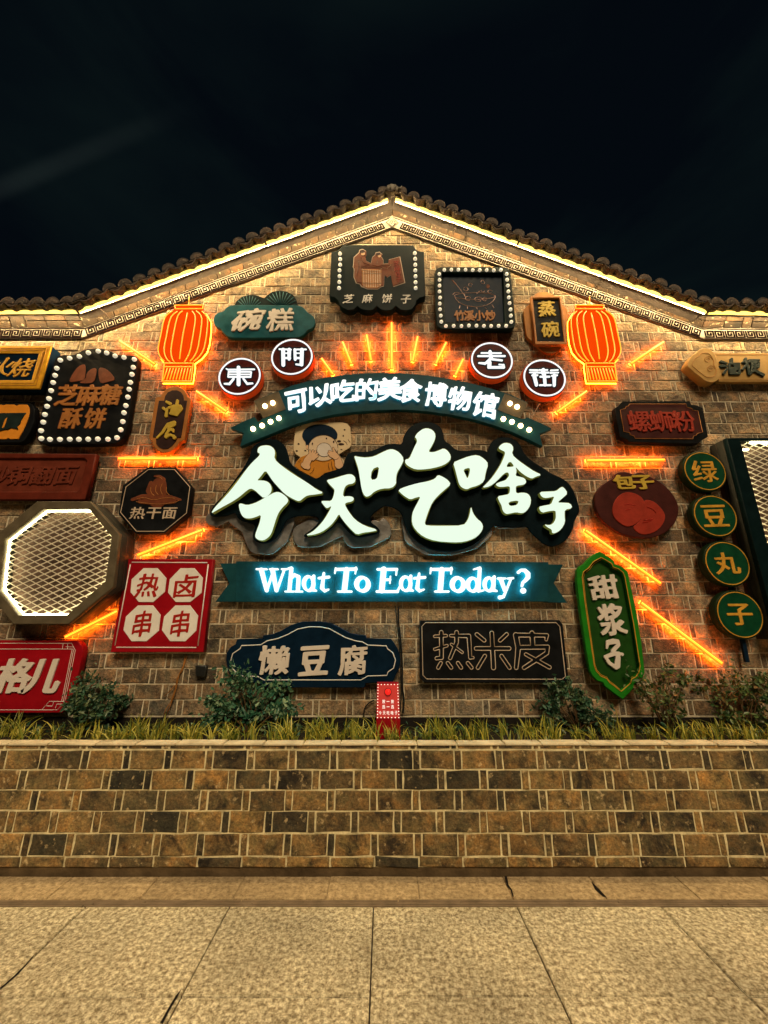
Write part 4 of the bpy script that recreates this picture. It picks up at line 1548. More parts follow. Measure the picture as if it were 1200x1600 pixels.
s.lines([K(ellipse(575, 500, 255, 42, 30)), K([(320, 500), (350, 560), (430, 610), (560, 638), (700, 625), (790, 580), (835, 520), (825, 480)]), K([(295, 300), (345, 355), (420, 455), (480, 540)]), K([(290, 490), (330, 455), (400, 460)]), K([(645, 340), (665, 290), (700, 330), (690, 350), (645, 340)]), K([(425, 400), (470, 380), (495, 425), (450, 440), (425, 400)]), K(ellipse(520, 360, 24, 22, 8)), K(ellipse(765, 445, 30, 20, 8)), K([(580, 490), (655, 420), (670, 460), (710, 430)]), K(ellipse(490, 530, 35, 26, 10)), K(ellipse(620, 540, 48, 28, 10)), K(ellipse(700, 540, 30, 22, 8)), K([(390, 620), (380, 655)]), K([(480, 630), (485, 660)]), K([(600, 645), (605, 665)]), K([(700, 640), (720, 660)]), K([(790, 610), (815, 650)])], 'drawl', 0.0036, off=0.1095, smooth=1)
s.plate('flame_drawing', K(ellipse(740, 378, 22, 26, 12)), 'rust', 0.003, off=0.1105, bevel=.001)
s.plate('ladle_drawing', K([(285, 300), (300, 298), (348, 345), (335, 360)]), 'rust', 0.003, off=0.1105, bevel=.001)
for ch, x in (('竹', 385), ('溪', 505), ('小', 635), ('炒', 770)):
    cx, cy = K([(x, 742)])[0]
    s.char(ch, cx, cy, 15.5, 15.5, 'copper', 0.045, 0.04, rise=.012, base=0.108)

# ------------------------------------------------------------------ teal cloud sign
s = Sign('cloud_sign', 'teal cloud shaped sign with fluted fans and two cream brush characters', 'sign', 413, 498, 0.09, 'food signs on the wall')
K = lambda p: C(320, 440, 6.667, p)
fan = K([(300, 260), (330, 200), (390, 155), (460, 138), (530, 140), (590, 160), (620, 170), (650, 140), (700, 105), (770, 92), (850, 100), (920, 135), (955, 190), (975, 260), (975, 300), (300, 300)])
s.plate('fan', fan, 'dteal', 0.03, off=0.055)
V, F = [], []
for cx0, cy0, r0, a0, a1 in ((460, 300, 150, 35, 150), (790, 280, 175, 15, 150)):
    for a in range(a0, a1, 13):
        t_ = math.radians(a)
        w = UP(K([(cx0 + 30 * math.cos(t_), cy0 - 30 * math.sin(t_)), (cx0 + r0 * math.cos(t_), cy0 - r0 * math.sin(t_))]), 0.056)
        tube_mesh([(x, WY - .056, z) for x, z in w], .0045, 5, into=(V, F))
obj('fan_fluting', mesh_from(V, F, True), s.root, MT['teal2'])
cl = K([(88, 395), (100, 350), (140, 320), (195, 310), (215, 275), (255, 250), (320, 240), (950, 245), (1010, 255), (1050, 290), (1070, 320), (1120, 345), (1150, 390), (1150, 440), (1125, 485), (1070, 505), (1040, 545), (990, 578), (940, 585), (300, 588), (240, 575), (190, 530), (165, 490), (115, 470), (92, 435)])
s.plate('board', cl, 'teal2', 0.05, smooth=1, bevel=.006)
s.char('碗', *K([(450, 395)])[0], 44, 33, 'cream', 0.036, 0.08, slant=.18, rise=.016)
s.char('糕', *K([(785, 395)])[0], 41, 34, 'cream', 0.026, 0.08, slant=.06, rise=.016, seed=3)

# ------------------------------------------------------------------ steamed bowl board
s = Sign('framed_board', 'upright black board with wooden lobes behind and two gold characters', 'sign', 857, 500, 0.115, 'food signs on the wall')
K = lambda p: C(810, 440, 13.333, p)
wood = K([(330, 275), (400, 230), (520, 212), (640, 225), (720, 275), (900, 480), (980, 530), (1040, 620), (1085, 1100), (1040, 1190), (960, 1290), (900, 1400), (800, 1480), (680, 1500), (560, 1480), (450, 1410), (400, 1340), (330, 1280), (200, 1180), (160, 1100), (105, 640), (130, 540), (230, 480)])
s.plate('wooden_back', wood, 'wood', 0.04, off=0.05, smooth=1)
fo = K([(265, 305), (885, 305), (1020, 1300), (350, 1305)])
fi = K([(300, 335), (850, 335), (980, 1250), (390, 1245)])
s.plate('frame', fo, 'copper', 0.05, holes=[fi], bevel=.004)
s.plate('board', fi, 'black', 0.02, off=0.09, bevel=.001)
s.char('蒸', *K([(592, 560)])[0], 26, 23, 'ochre', 0.038, 0.06, rise=.012, base=.09)
s.char('碗', *K([(668, 990)])[0], 27, 24, 'ochre', 0.030, 0.05, rise=.012, base=.09)

# ------------------------------------------------------------------ round lamps 東 門 老 街
PX = {}
E_ = lambda ox, oy, sc, st: [[(x, y, r * .86) for x, y, r in q] for q in CS(ox, oy, sc, st)]
PX['東'] = ((374.5, 588), E_(330, 520, 7.06, [[(165, 395, 7), (185, 405, 10), (475, 400, 9)], [(190, 428, 9), (440, 428, 9)], [(190, 428, 9), (185, 484, 9)], [(440, 428, 9), (432, 484, 9)], [(185, 456, 8), (436, 456, 8)], [(185, 484, 10), (432, 484, 10)], [(300, 380, 22), (300, 565, 24)], [(245, 505, 14), (200, 562, 14), (145, 560, 10)], [(355, 505, 14), (395, 560, 14), (455, 555, 10)]]))
PX['門'] = ((456.3, 557.7), E_(330, 520, 7.06, [[(750, 178, 9), (880, 182, 9)], [(792, 185, 24), (794, 350, 24)], [(860, 185, 24), (858, 285, 20)], [(800, 222, 7), (870, 222, 7)], [(800, 275, 12), (870, 275, 12)], [(922, 185, 18), (925, 290, 18)], [(915, 182, 9), (1045, 180, 9)], [(1000, 185, 24), (995, 345, 24)], [(930, 222, 7), (1000, 222, 7)], [(925, 275, 12), (1000, 275, 12)], [(985, 350, 12), (935, 345, 10)]]))
PX['老'] = ((768.5, 563), E_(720, 520, 6.667, [[(305, 195, 20), (315, 250, 20)], [(215, 208, 9), (420, 210, 9)], [(180, 240, 10), (460, 240, 11)], [(320, 260, 18), (255, 318, 14), (190, 312, 9)], [(300, 270, 12), (430, 285, 11)], [(300, 310, 24), (298, 345, 24)], [(290, 358, 15), (450, 358, 15)], [(445, 335, 15), (445, 358, 15)], [(400, 328, 8), (450, 332, 8)]]))
PX['街'] = ((850.7, 590.5), E_(720, 520, 6.667, [[(720, 385, 8), (800, 388, 10)], [(720, 410, 8), (800, 412, 10)], [(765, 440, 22), (790, 540, 20)], [(745, 440, 10), (800, 440, 10)], [(860, 385, 22), (862, 420, 22)], [(815, 385, 8), (905, 385, 8)], [(812, 412, 10), (915, 412, 10)], [(830, 455, 11), (925, 455, 11)], [(872, 440, 20), (880, 540, 18)], [(825, 543, 10), (940, 543, 10)], [(940, 390, 10), (1015, 385, 8)], [(935, 415, 10), (1018, 412, 8)], [(975, 445, 22), (975, 545, 18)], [(950, 445, 10), (1005, 440, 10)]]))
for ch, lab in (('東', 'round maroon lamp with white ring reading 東, lowest on the left of the arch'), ('門', 'round maroon lamp with white ring reading 門, left of the sunburst'), ('老', 'round maroon lamp with white ring reading 老, right of the sunburst'), ('街', 'round maroon lamp with white ring reading 街, lowest on the right of the arch')):
    (cx, cy), st = PX[ch]
    s = Sign('round_lamp', lab, 'lamp sign', cx, cy, 0.11, 'round lamps over the arched banner')
    x, z = U(cx, cy, .11)
    obj('drum', plate_mesh([wcirc(x, z, .248)], WY - .107, .09, .006), s.root, MT['disc_side'])
    obj('face', plate_mesh([wcirc(x, z, .244)], WY - .112, .006, .002), s.root, MT['disc_face'])
    obj('ring', plate_mesh([wcirc(x, z, .234), wcirc(x, z, .216)], WY - .118, .008, .002), s.root, MT['ring'])
    L = strokes_loops(st, .3)
    # dark surround, then the white character
    s.loops('shadow_outline', grow_loops(L, 2.2, .5), 'navy', 0.004, 0.1155, bevel=.001)
    s.loops('character', L, 'ring', 0.012, 0.124, bevel=.002)

# ------------------------------------------------------------------ arched banner
s = Sign('arched_banner', 'teal arched banner with white brush characters and bulbs on both ribbon tails', 'sign', 612, 612, 0.13, 'lit title banners')
Kl = lambda p: C(360, 570, 4.615, p)
Kr = lambda p: C(600, 570, 4.286, p)
toparc = Kl([(170, 262), (260, 222), (350, 185), (450, 148), (560, 118), (700, 90), (850, 70), (1000, 60), (1100, 58)]) + Kr([(0, 55), (100, 56), (220, 64), (350, 80), (480, 102), (600, 128), (720, 160), (850, 200), (965, 255)])
botarc = Kr([(915, 358), (820, 318), (760, 300)]) + Kr([(765, 305)]) + Kl([(400, 318), (385, 320), (235, 383)])
low_r = Kr([(1125, 425), (1040, 460), (1062, 545), (980, 505), (860, 450), (740, 405), (600, 365), (450, 333), (300, 312), (150, 300), (0, 298)])
low_l = Kl([(1200, 322), (1050, 328), (900, 338), (750, 357), (600, 390), (480, 425), (380, 462), (260, 510), (150, 555), (70, 588), (95, 492), (0, 455)])
main = toparc + Kr([(915, 358)]) + Kr([(955, 355), (1125, 425)]) + low_r[1:] + low_l[:-1] + Kl([(5, 452), (175, 375), (210, 392), (235, 383)])
front = toparc + Kr([(915, 358), (760, 300)])
full = toparc + Kr([(912, 358), (940, 362), (960, 352), (1045, 388), (1125, 427), (1042, 462), (1062, 545), (980, 505), (860, 450), (740, 405), (600, 365), (450, 333), (300, 312), (150, 300), (0, 298)]) + low_l + Kl([(85, 412), (175, 375), (200, 415), (235, 385)])
s.plate('board', full, 'teal', 0.06, bevel=.005)
for nm, q in (('fold_tab', Kl([(168, 262), (345, 190), (400, 318), (235, 383)])), ('fold_tab', Kr([(965, 255), (810, 192), (760, 300), (915, 358)]))):
    s.plate(nm, q, 'octf', 0.008, off=0.137, bevel=.002)
for b_, p in ((Kl([(248, 295), (304, 272)]), 0), (Kl([(162, 460), (227, 436), (288, 408), (348, 383)]), 0), (Kr([(845, 257), (893, 279)]), 0), (Kr([(801, 361), (858, 380), (916, 406), (974, 433)]), 0)):
    s.bulbs(b_, 0.026, 'bulb_on', off=0.142)
arc = [('可', 463.5, 626.5, 36, 34, 12), ('以', 500, 617, 38, 32, 9), ('吃', 536, 611, 39, 33, 6), ('的', 573, 607.5, 36, 33, 3), ('美', 609, 607, 39, 34, 0), ('食', 642, 610, 37, 34, -3), ('博', 681, 615.5, 36, 36, -7), ('物', 718.5, 622.5, 37, 36, -10), ('馆', 759, 632, 39, 38, -13)]
for i, (ch, cx, cy, w, h, ro) in enumerate(arc):
    w *= .93
    L = s.char(ch, cx, cy, w, h, '', 0.036, 0.07, ro, 0.05, rise=.03, seed=i, loops_only=True)
    off = .160
    body = obj('character', plate_mesh(L, WY - off, .016, .003), s.root, MT['white_neon'])
    L2 = s.char(ch, cx, cy, w, h, '', 0.0, 0.07, ro, 0.05, rise=.03, seed=i, loops_only=True)
    obj('backlight', plate_mesh(L2, WY - off + .017, .006, .001), body, MT['cyan_soft'])

# ------------------------------------------------------------------ "What To Eat Today ?" banner
s = Sign('title_banner', 'dark teal ribbon banner reading What To Eat Today ? in glowing white letters', 'sign', 612, 910, 0.075, 'lit title banners')
Kl = lambda p: C(330, 860, 4, p)
Kr = lambda p: C(600, 860, 4, p)
s.plate('board', Kl([(155, 68)]) + Kr([(1028, 73), (1030, 320)]) + Kl([(150, 322)]), 'teal', 0.04, bevel=.003)
s.plate('ribbon_tail', Kl([(55, 82), (170, 80), (165, 320), (25, 322), (112, 205)]), 'teal', 0.025, off=.06, bevel=.003)
s.plate('ribbon_tail', Kr([(1000, 86), (1120, 88), (1062, 205), (1145, 328), (1000, 325)]), 'teal', 0.025, off=.06, bevel=.003)


def ringst(cx, cy, rx, ry, thick, thin):
    out = []
    for k in range(25):
        t_ = 2 * math.pi * k / 24
        r = thin + (thick - thin) * abs(math.cos(t_ + .35))
        out.append((cx + rx * math.cos(t_), cy - ry * math.sin(t_), r))
    return out


LET = [
    (0, [[(282, 117, 6), (345, 117, 6)], [(365, 117, 6), (415, 117, 6)], [(440, 117, 6), (470, 117, 6)], [(312, 122, 15), (345, 250, 12)], [(345, 252, 8), (388, 125, 7)], [(382, 122, 14), (406, 250, 12)], [(408, 252, 8), (455, 122, 7)]]),
    (0, [[(478, 114, 6), (500, 108, 8)], [(500, 112, 12), (487, 250, 12)], [(462, 257, 6), (512, 257, 6)], [(495, 178, 7), (520, 152, 10), (545, 165, 12), (540, 250, 12)], [(522, 257, 6), (568, 257, 6)]]),
    (0, [ringst(608, 207, 30, 44, 13, 7), [(640, 160, 10), (634, 245, 12), (655, 252, 6)]]),
    (0, [[(703, 142, 8), (692, 235, 13), (708, 254, 9), (732, 244, 6)], [(672, 173, 8), (735, 166, 9)]]),
    (0, [[(782, 118, 9), (905, 116, 10)], [(778, 112, 7), (772, 142, 5)], [(905, 107, 7), (900, 145, 5)], [(846, 120, 17), (832, 248, 17)], [(792, 257, 7), (876, 257, 7)]]),
    (0, [ringst(945, 211, 37, 42, 16, 8)]),
    (0, [[(1040, 118, 8), (1160, 118, 9)], [(1160, 115, 6), (1156, 152, 6)], [(1078, 118, 18), (1066, 250, 18)], [(1070, 183, 8), (1118, 183, 8)], [(1120, 162, 5), (1117, 205, 5)], [(1035, 257, 8), (1165, 257, 9)], [(1165, 255, 8), (1182, 216, 5)]]),
    (1, [ringst(136, 208, 30, 43, 13, 7), [(168, 160, 10), (163, 245, 12), (182, 252, 6)]]),
    (1, [[(220, 145, 8), (208, 236, 13), (222, 254, 9), (250, 244, 6)], [(190, 174, 8), (256, 168, 9)]]),
    (1, [[(298, 118, 9), (422, 118, 10)], [(294, 112, 7), (290, 144, 5)], [(422, 108, 7), (420, 146, 5)], [(362, 120, 17), (352, 248, 17)], [(320, 257, 7), (404, 257, 7)]]),
    (1, [ringst(463, 213, 36, 42, 16, 8)]),
    (1, [ringst(556, 214, 31, 41, 14, 7), [(562, 118, 5), (600, 108, 8)], [(600, 112, 11), (592, 248, 12)], [(592, 256, 8), (622, 250, 6)]]),
    (1, [ringst(658, 212, 28, 41, 13, 7), [(690, 165, 10), (684, 246, 12), (706, 254, 6)]]),
    (1, [[(714, 175, 7), (760, 175, 6)], [(775, 175, 6), (808, 173, 7)], [(732, 180, 13), (757, 250, 11)], [(795, 178, 7), (765, 255, 8), (748, 290, 9), (726, 294, 13)]]),
    (1, [[(842, 136, 10), (858, 122, 8), (882, 124, 11), (902, 145, 14), (902, 168, 14), (885, 188, 11), (870, 200, 9), (864, 222, 8)], [(872, 252, 18)]]),
]
for side, st in LET:
    L = strokes_loops(CS(600 if side else 330, 860, 4, st), .35)
    off = .130
    body = s.loops('letter', L, 'white_neon', .018, off, bevel=.003)
    L2 = strokes_loops(CS(600 if side else 330, 860, 4, st), .35, -1.15)
    o = obj('backlight', plate_mesh([UP(c, off - .019) for c in L2], WY - off + .0195, .006, .001), body, MT['cyan'])

# ------------------------------------------------------------------ child with bowl picture
s = Sign('picture_board', 'cream cut-out picture of a child in a yellow shirt drinking from a plate', 'picture', 505, 700, 0.062)
K = lambda p: C(450, 650, 10.91, p)
card = K([(130, 180), (160, 130), (220, 108), (930, 108), (1010, 130), (1060, 190), (1080, 420), (1080, 490), (1050, 540), (950, 600), (870, 650), (950, 750), (955, 850), (880, 900), (600, 980), (500, 1085), (350, 1010), (200, 930), (110, 850), (140, 780), (210, 700), (130, 650), (95, 580), (95, 480)])
s.plate('card', card, 'cardc', 0.02, bevel=.003)
s.plate('shirt', K([(110, 850), (150, 770), (220, 700), (320, 660), (420, 720), (480, 730), (600, 765), (740, 730), (800, 740), (870, 880), (860, 905), (620, 975), (500, 1080), (350, 1005), (200, 925)]), 'shirt', 0.004, off=.0645, bevel=.001)
s.plate('hair', K(ellipse(542, 330, 302, 190, 36, -20, 215) + [(310, 560), (380, 430)]), 'navy', 0.004, off=.0655, bevel=.001)
s.plate('ear', K(ellipse(325, 530, 22, 38, 16)), 'skin', 0.004, off=.0665, bevel=.001)
s.plate('plate', K(ellipse(600, 545, 252, 222, 40)), 'plate_c', 0.004, off=.0680, bevel=.001)
s.plate('plate_foot', K(ellipse(615, 575, 124, 118, 32)), 'cream', 0.004, off=.0705, bevel=.001)
hand1 = [[(300, 840, 60), (330, 760, 62), (380, 690, 55)], [(380, 690, 26), (372, 590, 15)], [(400, 700, 24), (425, 590, 15)], [(420, 710, 24), (470, 600, 14)], [(430, 720, 22), (500, 640, 14)], [(430, 740, 20), (510, 680, 12)], [(260, 830, 40), (340, 870, 40)]]
hand2 = [[(870, 830, 70), (850, 740, 55), (800, 670, 52)], [(810, 660, 22), (768, 545, 12)], [(790, 640, 20), (700, 600, 14)], [(780, 660, 20), (685, 632, 13)], [(780, 690, 20), (700, 662, 13)], [(790, 710, 18), (720, 685, 11)]]
for h in (hand1, hand2):
    L = strokes_loops(CS(450, 650, 10.91, h), .25)
    s.loops('hand_outline', grow_loops(L, .55, .3), 'ink', .003, .0725, bevel=.0008)
    s.loops('hand', L, 'skin', .003, .0742, bevel=.0008)
s.lines([K(ellipse(600, 545, 252, 222, 40)), K(ellipse(615, 575, 124, 118, 32))], 'ink', .0022, off=.0712)
s.lines([K([(350, 1000), (430, 940), (450, 860)]), K([(170, 780), (220, 750)]), K([(740, 740), (745, 850), (780, 930)]), K([(690, 790), (690, 860), (720, 930)]), K([(765, 745), (840, 740), (870, 700)]), K([(770, 530), (860, 650), (945, 745)])], 'ink', .0022, off=.0755, smooth=1)
s.lines([K(p) for p in ([(185, 195), (225, 165)], [(945, 420), (990, 450), (1010, 495)], [(1025, 400), (1060, 450)])], 'ink', .003, off=.0632)
s.loops('crumb', [K(ellipse(x, y, rx, ry, 8)) for x, y, rx, ry in ((965, 235, 18, 12), (942, 338, 14, 16), (180, 475, 18, 16), (148, 595, 22, 14), (912, 572, 18, 9), (295, 590, 20, 12), (870, 430, 36, 20), (905, 480, 54, 20))], 'ink', .003, .0645, bevel=.0008)
s.loops('sesame', [K(ellipse(x, y, rx, ry, 8)) for x, y, rx, ry in ((655, 380, 12, 14), (778, 440, 14, 20), (415, 472, 12, 22))], 'ink', .003, .0712, bevel=.0008)

# ------------------------------------------------------------------ main title 今天吃啥子
s = Sign('title_sign', 'large white lit characters 今天吃啥子 on a black cloud plate over brushed steel', 'sign', 612, 765, 0.10)
A = lambda p: C(320, 640, 4, p)
B = lambda p: C(600, 640, 3.75, p)
plate = A([(250, 350), (278, 290), (290, 245), (330, 205), (390, 182), (450, 185), (500, 220), (522, 280), (530, 330), (580, 375), (640, 410), (700, 435), (740, 400), (800, 380), (862, 362), (872, 320), (890, 275), (930, 258), (1000, 265), (1060, 252), (1110, 225), (1150, 213)]) + \
    B([(30, 200), (70, 198), (106, 205), (115, 150), (150, 100), (205, 72), (270, 70), (325, 92), (350, 135), (353, 182), (390, 203), (420, 236), (480, 243), (540, 233), (590, 238), (608, 250), (614, 215), (640, 175), (700, 157), (760, 168), (800, 205), (822, 260), (870, 300), (930, 338), (990, 378), (1040, 398), (1085, 430), (1115, 480), (1140, 550), (1150, 600), (1115, 650), (1110, 700), (1072, 765), (1000, 808), (940, 790), (900, 752), (862, 720), (840, 682), (800, 690), (700, 690), (655, 675), (632, 690), (600, 730), (545, 780), (480, 815), (400, 835), (300, 830), (210, 790), (150, 730), (118, 660), (100, 600), (60, 575), (10, 560)]) + \
    A([(1090, 620), (1040, 660), (1030, 700), (1085, 735), (1100, 770), (1030, 790), (950, 800), (905, 775), (860, 722), (830, 700), (790, 745), (730, 785), (650, 800), (605, 790), (680, 740), (720, 690), (690, 662), (600, 662), (550, 668), (500, 700), (470, 770), (420, 825), (360, 838), (305, 820), (295, 780), (320, 720), (260, 705), (205, 685), (190, 640), (130, 665), (50, 672), (25, 655), (50, 600), (115, 535), (185, 440)])
s.plate('back_plate', plate, 'plate', 0.03, smooth=2, bevel=.006)
steel = CS(320, 640, 4, [
    [(45, 685, 42), (140, 620, 46), (260, 480, 60)], [(70, 690, 40), (160, 655, 34)],
    [(200, 670, 60), (290, 720, 72), (330, 830, 72), (400, 850, 58), (470, 800, 52), (500, 700, 60)],
    [(615, 800, 62), (700, 800, 60), (790, 760, 55), (850, 745, 45)], [(600, 770, 52), (680, 720, 45)],
    [(940, 790, 75), (1020, 800, 60), (1110, 760, 56), (1060, 730, 40)],
])
steel += CS(600, 640, 3.75, [[(150, 640, 50), (170, 740, 55), (260, 795, 58), (400, 800, 55), (520, 770, 50), (590, 715, 46)], [(680, 660, 38), (820, 650, 40)], [(-60, 690, 0.1), (-30, 700, 70)]])
s.loops('steel_backing', strokes_loops(steel, .8), 'steel', .025, .052, bevel=.006)
ZI = [
    ('jin', [[A([(328, 268), (332, 240), (352, 226), (395, 222), (425, 235), (440, 262), (432, 308), (480, 352), (560, 408), (640, 456), (700, 500), (745, 520), (690, 530), (640, 535), (615, 552), (592, 573), (560, 563), (500, 528), (455, 480), (420, 440), (400, 408), (378, 378), (350, 415), (325, 443), (345, 442), (380, 445), (405, 460), (417, 485), (415, 515), (395, 538), (368, 553), (340, 530), (315, 505), (285, 490), (255, 510), (215, 545), (170, 575), (120, 602), (75, 627), (38, 650), (60, 613), (110, 562), (165, 500), (215, 435), (260, 372), (300, 325), (343, 287), (342, 270)])],
             [A([(212, 590), (228, 586), (262, 598), (310, 586), (360, 560), (405, 533), (440, 515), (470, 516), (505, 540), (522, 562), (516, 582), (488, 607), (462, 640), (445, 680), (430, 730), (415, 775), (395, 800), (365, 818), (335, 815), (316, 800), (315, 780), (330, 740), (345, 700), (352, 655), (320, 670), (285, 680), (250, 678), (230, 660), (216, 625)])]]),
    ('tian', [[A([(760, 440), (800, 432), (850, 416), (895, 403), (922, 405), (943, 428), (935, 460), (885, 468), (868, 500), (862, 545), (900, 540), (926, 546), (932, 560), (920, 574), (885, 580), (873, 592), (900, 640), (940, 690), (1000, 727), (1085, 752), (1040, 763), (990, 768), (950, 782), (920, 755), (880, 712), (850, 672), (838, 650), (815, 690), (780, 730), (730, 765), (680, 782), (628, 786), (672, 765), (715, 725), (750, 682), (785, 622), (792, 600), (762, 618), (745, 600), (725, 572), (752, 570), (790, 572), (805, 542), (812, 500), (800, 488), (775, 462)])]]),
    ('kou', [[[(553, 712), (560, 713.8), (572.5, 715), (585, 713), (597.5, 706.5), (608, 702), (615, 702), (624, 706.7), (631.5, 717), (626.7, 728), (620, 738.7), (618.7, 749), (619, 756), (612, 762.7), (597, 763), (585, 767.5), (577.5, 775), (570, 776), (565, 765), (562.5, 747.5), (560, 732), (556, 720)],
              [(581, 733), (592.5, 728), (591, 740), (588.7, 748.7), (578.7, 750)]],
             [B([(180, 160), (200, 132), (235, 109), (270, 111), (298, 132), (302, 165), (285, 205), (258, 248), (290, 250), (325, 238), (350, 226), (375, 242), (392, 270), (388, 298), (350, 325), (290, 342), (230, 350), (185, 350), (150, 335), (125, 315), (124, 292), (148, 288), (165, 250), (180, 215), (195, 188), (190, 168)])],
             [B([(82, 470), (130, 450), (200, 430), (260, 420), (300, 405), (315, 382), (345, 393), (375, 413), (392, 438), (360, 465), (320, 500), (285, 540), (262, 590), (245, 640), (238, 668), (250, 680), (350, 681), (465, 679), (490, 650), (504, 610), (510, 565), (520, 605), (545, 640), (572, 660), (582, 690), (565, 725), (530, 755), (470, 775), (400, 778), (300, 770), (230, 745), (185, 705), (163, 665), (165, 610), (180, 575), (200, 540), (215, 508), (185, 515), (155, 527), (125, 510), (100, 490)])]]),
    ('sha', [[B([(405, 310), (440, 295), (500, 272), (550, 265), (590, 290), (612, 318), (595, 370), (588, 420), (550, 445), (510, 455), (485, 468), (455, 455), (440, 435), (428, 390), (418, 350)]), B([(463, 350), (502, 338), (505, 360), (490, 407), (479, 385)])],
             [B([(670, 225), (685, 205), (710, 193), (745, 200), (760, 225), (748, 262), (790, 300), (840, 335), (880, 362), (925, 382), (890, 392), (868, 405), (835, 390), (800, 365), (770, 332), (778, 360), (770, 388), (792, 392), (825, 402), (835, 425), (820, 440), (775, 445), (772, 465), (775, 492), (812, 485), (845, 492), (862, 520), (858, 560), (835, 595), (810, 608), (775, 600), (740, 608), (715, 612), (695, 590), (690, 560), (675, 535), (665, 508), (700, 502), (735, 495), (740, 462), (735, 447), (700, 452), (672, 452), (653, 438), (675, 425), (710, 415), (722, 403), (735, 385), (728, 365), (705, 372), (660, 420), (620, 450), (575, 458), (600, 435), (640, 390), (680, 330), (705, 275), (712, 247), (690, 237)]), B([(714, 336), (738, 298), (766, 332), (740, 336)]), B([(728, 540), (790, 530), (785, 552), (770, 562), (735, 565)])]]),
    ('zi', [[B([(912, 482), (960, 480), (1010, 478), (1035, 455), (1052, 453), (1078, 490), (1050, 515), (1015, 545), (1050, 545), (1092, 548), (1105, 578), (1060, 585), (1058, 620), (1062, 660), (1040, 700), (1010, 722), (985, 725), (985, 702), (960, 690), (940, 672), (965, 678), (990, 670), (1008, 640), (1008, 605), (1005, 590), (960, 595), (925, 605), (905, 570), (940, 562), (980, 555), (990, 530), (1000, 507), (970, 515), (940, 518), (920, 505)])]]),
]
for nm, comps in ZI:
    for loops in comps:
        L = [chaikin(l, 1) for l in loops]
        body = s.loops('character_body', grow_loops(L, .55, .5), 'let_side', .055, .172, bevel=.003)
        s.loops('lit_face', L, 'white_lit', .006, .1765, bevel=.0015, parent=body)

# ------------------------------------------------------------------ 芝麻糖酥饼 bulb sign
s = Sign('bulb_sign', 'arched black bulb bordered sign with brown sweets and copper characters', 'sign', 138, 620, 0.10, 'food signs on the wall')
K = lambda p: C(50, 540, 6.667, p)
out = K([(225, 165), (262, 110), (330, 95), (420, 100), (480, 75), (540, 40), (640, 28), (740, 30), (820, 55), (870, 85), (920, 100), (1050, 98), (1095, 115), (1100, 165), (1060, 400), (1000, 780), (965, 930), (920, 995), (860, 1025), (150, 1028), (80, 1010), (45, 960), (50, 880), (110, 640)])
s.plate('board', out, 'black', 0.08, smooth=1, bevel=.006)
s.plate('board_edge', out, 'redbrown', 0.05, off=.018, bevel=.003)
s.bulbs(K([(291, 149), (388, 128), (489, 110), (584, 72), (687, 55), (775, 73), (863, 104), (955, 120), (1063, 140), (1052, 223), (1038, 297), (1022, 380), (1009, 452), (995, 533), (975, 622), (955, 697), (943, 789), (921, 874), (882, 957), (788, 973), (682, 971), (581, 973), (484, 974), (389, 973), (287, 975), (183, 975), (92, 966), (90, 883), (113, 795), (130, 715), (153, 630), (173, 549), (195, 466), (216, 382), (236, 307), (255, 233)]), 0.026)
for q in ([(385, 365), (430, 280), (480, 215), (540, 190), (558, 215), (550, 360), (500, 365), (430, 378), (400, 380)], [(480, 385), (560, 350), (570, 280), (620, 240), (665, 230), (672, 280), (645, 385), (560, 395)], [(690, 300), (695, 230), (740, 228), (800, 262), (850, 320), (862, 360), (800, 375), (720, 395), (700, 360)]):
    s.plate('sweet_drawing', K(q), 'rust', .006, off=.105, bevel=.002, smooth=1)
for ch, x, y, w, h in (('芝', 375, 515, 34, 32), ('麻', 590, 515, 34, 32), ('糖', 815, 510, 32, 31), ('酥', 405, 755, 31, 31), ('饼', 655, 755, 31, 31)):
    cx, cy = K([(x, y)])[0]
    s.char(ch, cx, cy, w, h, 'copper', 0.034, 0, slant=.06, rise=.01)
    s.char(ch, cx, cy, w, h, 'rust', 0.062, 0, slant=.06, rise=.003, name='character_shadow')  # wider rust outline behind the copper character

# ------------------------------------------------------------------ 油层 upright board
s = Sign('plaque', 'small upright black plaque with copper edge and two gold brush characters', 'sign', 268, 658, 0.09, 'food signs on the wall')
K = lambda p: C(230, 600, 13.333, p)
inn = [(350, 345), (370, 250), (430, 170), (520, 130), (620, 128), (700, 165), (750, 235), (765, 340), (830, 345), (700, 1115), (630, 1115), (590, 1200), (520, 1280), (430, 1345), (330, 1355), (240, 1310), (185, 1240), (180, 1150), (190, 1110), (115, 1105), (240, 345)]
s.plate('board', K(inn), 'choc', .02, off=.085, bevel=.002)
g = grow_loops([K(inn)], 6.0, .8)
s.loops('copper_edge', g, 'copper', .06, .078, bevel=.006)
L = strokes_loops(CS(230, 600, 13.333, [[(400, 370, 26), (470, 405, 34)], [(330, 500, 28), (370, 530, 28)], [(410, 520, 28), (390, 660, 34)], [(625, 345, 28), (610, 440, 28)], [(450, 490, 30), (560, 460, 34), (680, 460, 34), (715, 510, 26), (610, 640, 28), (470, 610, 24)], [(560, 500, 50), (520, 570, 50)], [(640, 500, 34), (600, 600, 34)]]), .35)
s.loops('character', L, 'ochre', .016, .10, bevel=.003)
L = strokes_loops(CS(230, 600, 13.333, [[(430, 840, 36), (560, 800, 38)], [(450, 890, 36), (560, 840, 34)], [(400, 870, 30), (320, 1000, 30), (200, 1115, 18)], [(440, 940, 26), (530, 950, 30), (540, 990, 18)], [(450, 960, 30), (390, 1040, 28)], [(390, 1090, 40), (470, 1050, 22), (540, 1080, 30), (560, 1110, 40)]]), .35)
s.loops('character', L, 'ochre', .016, .10, bevel=.003)

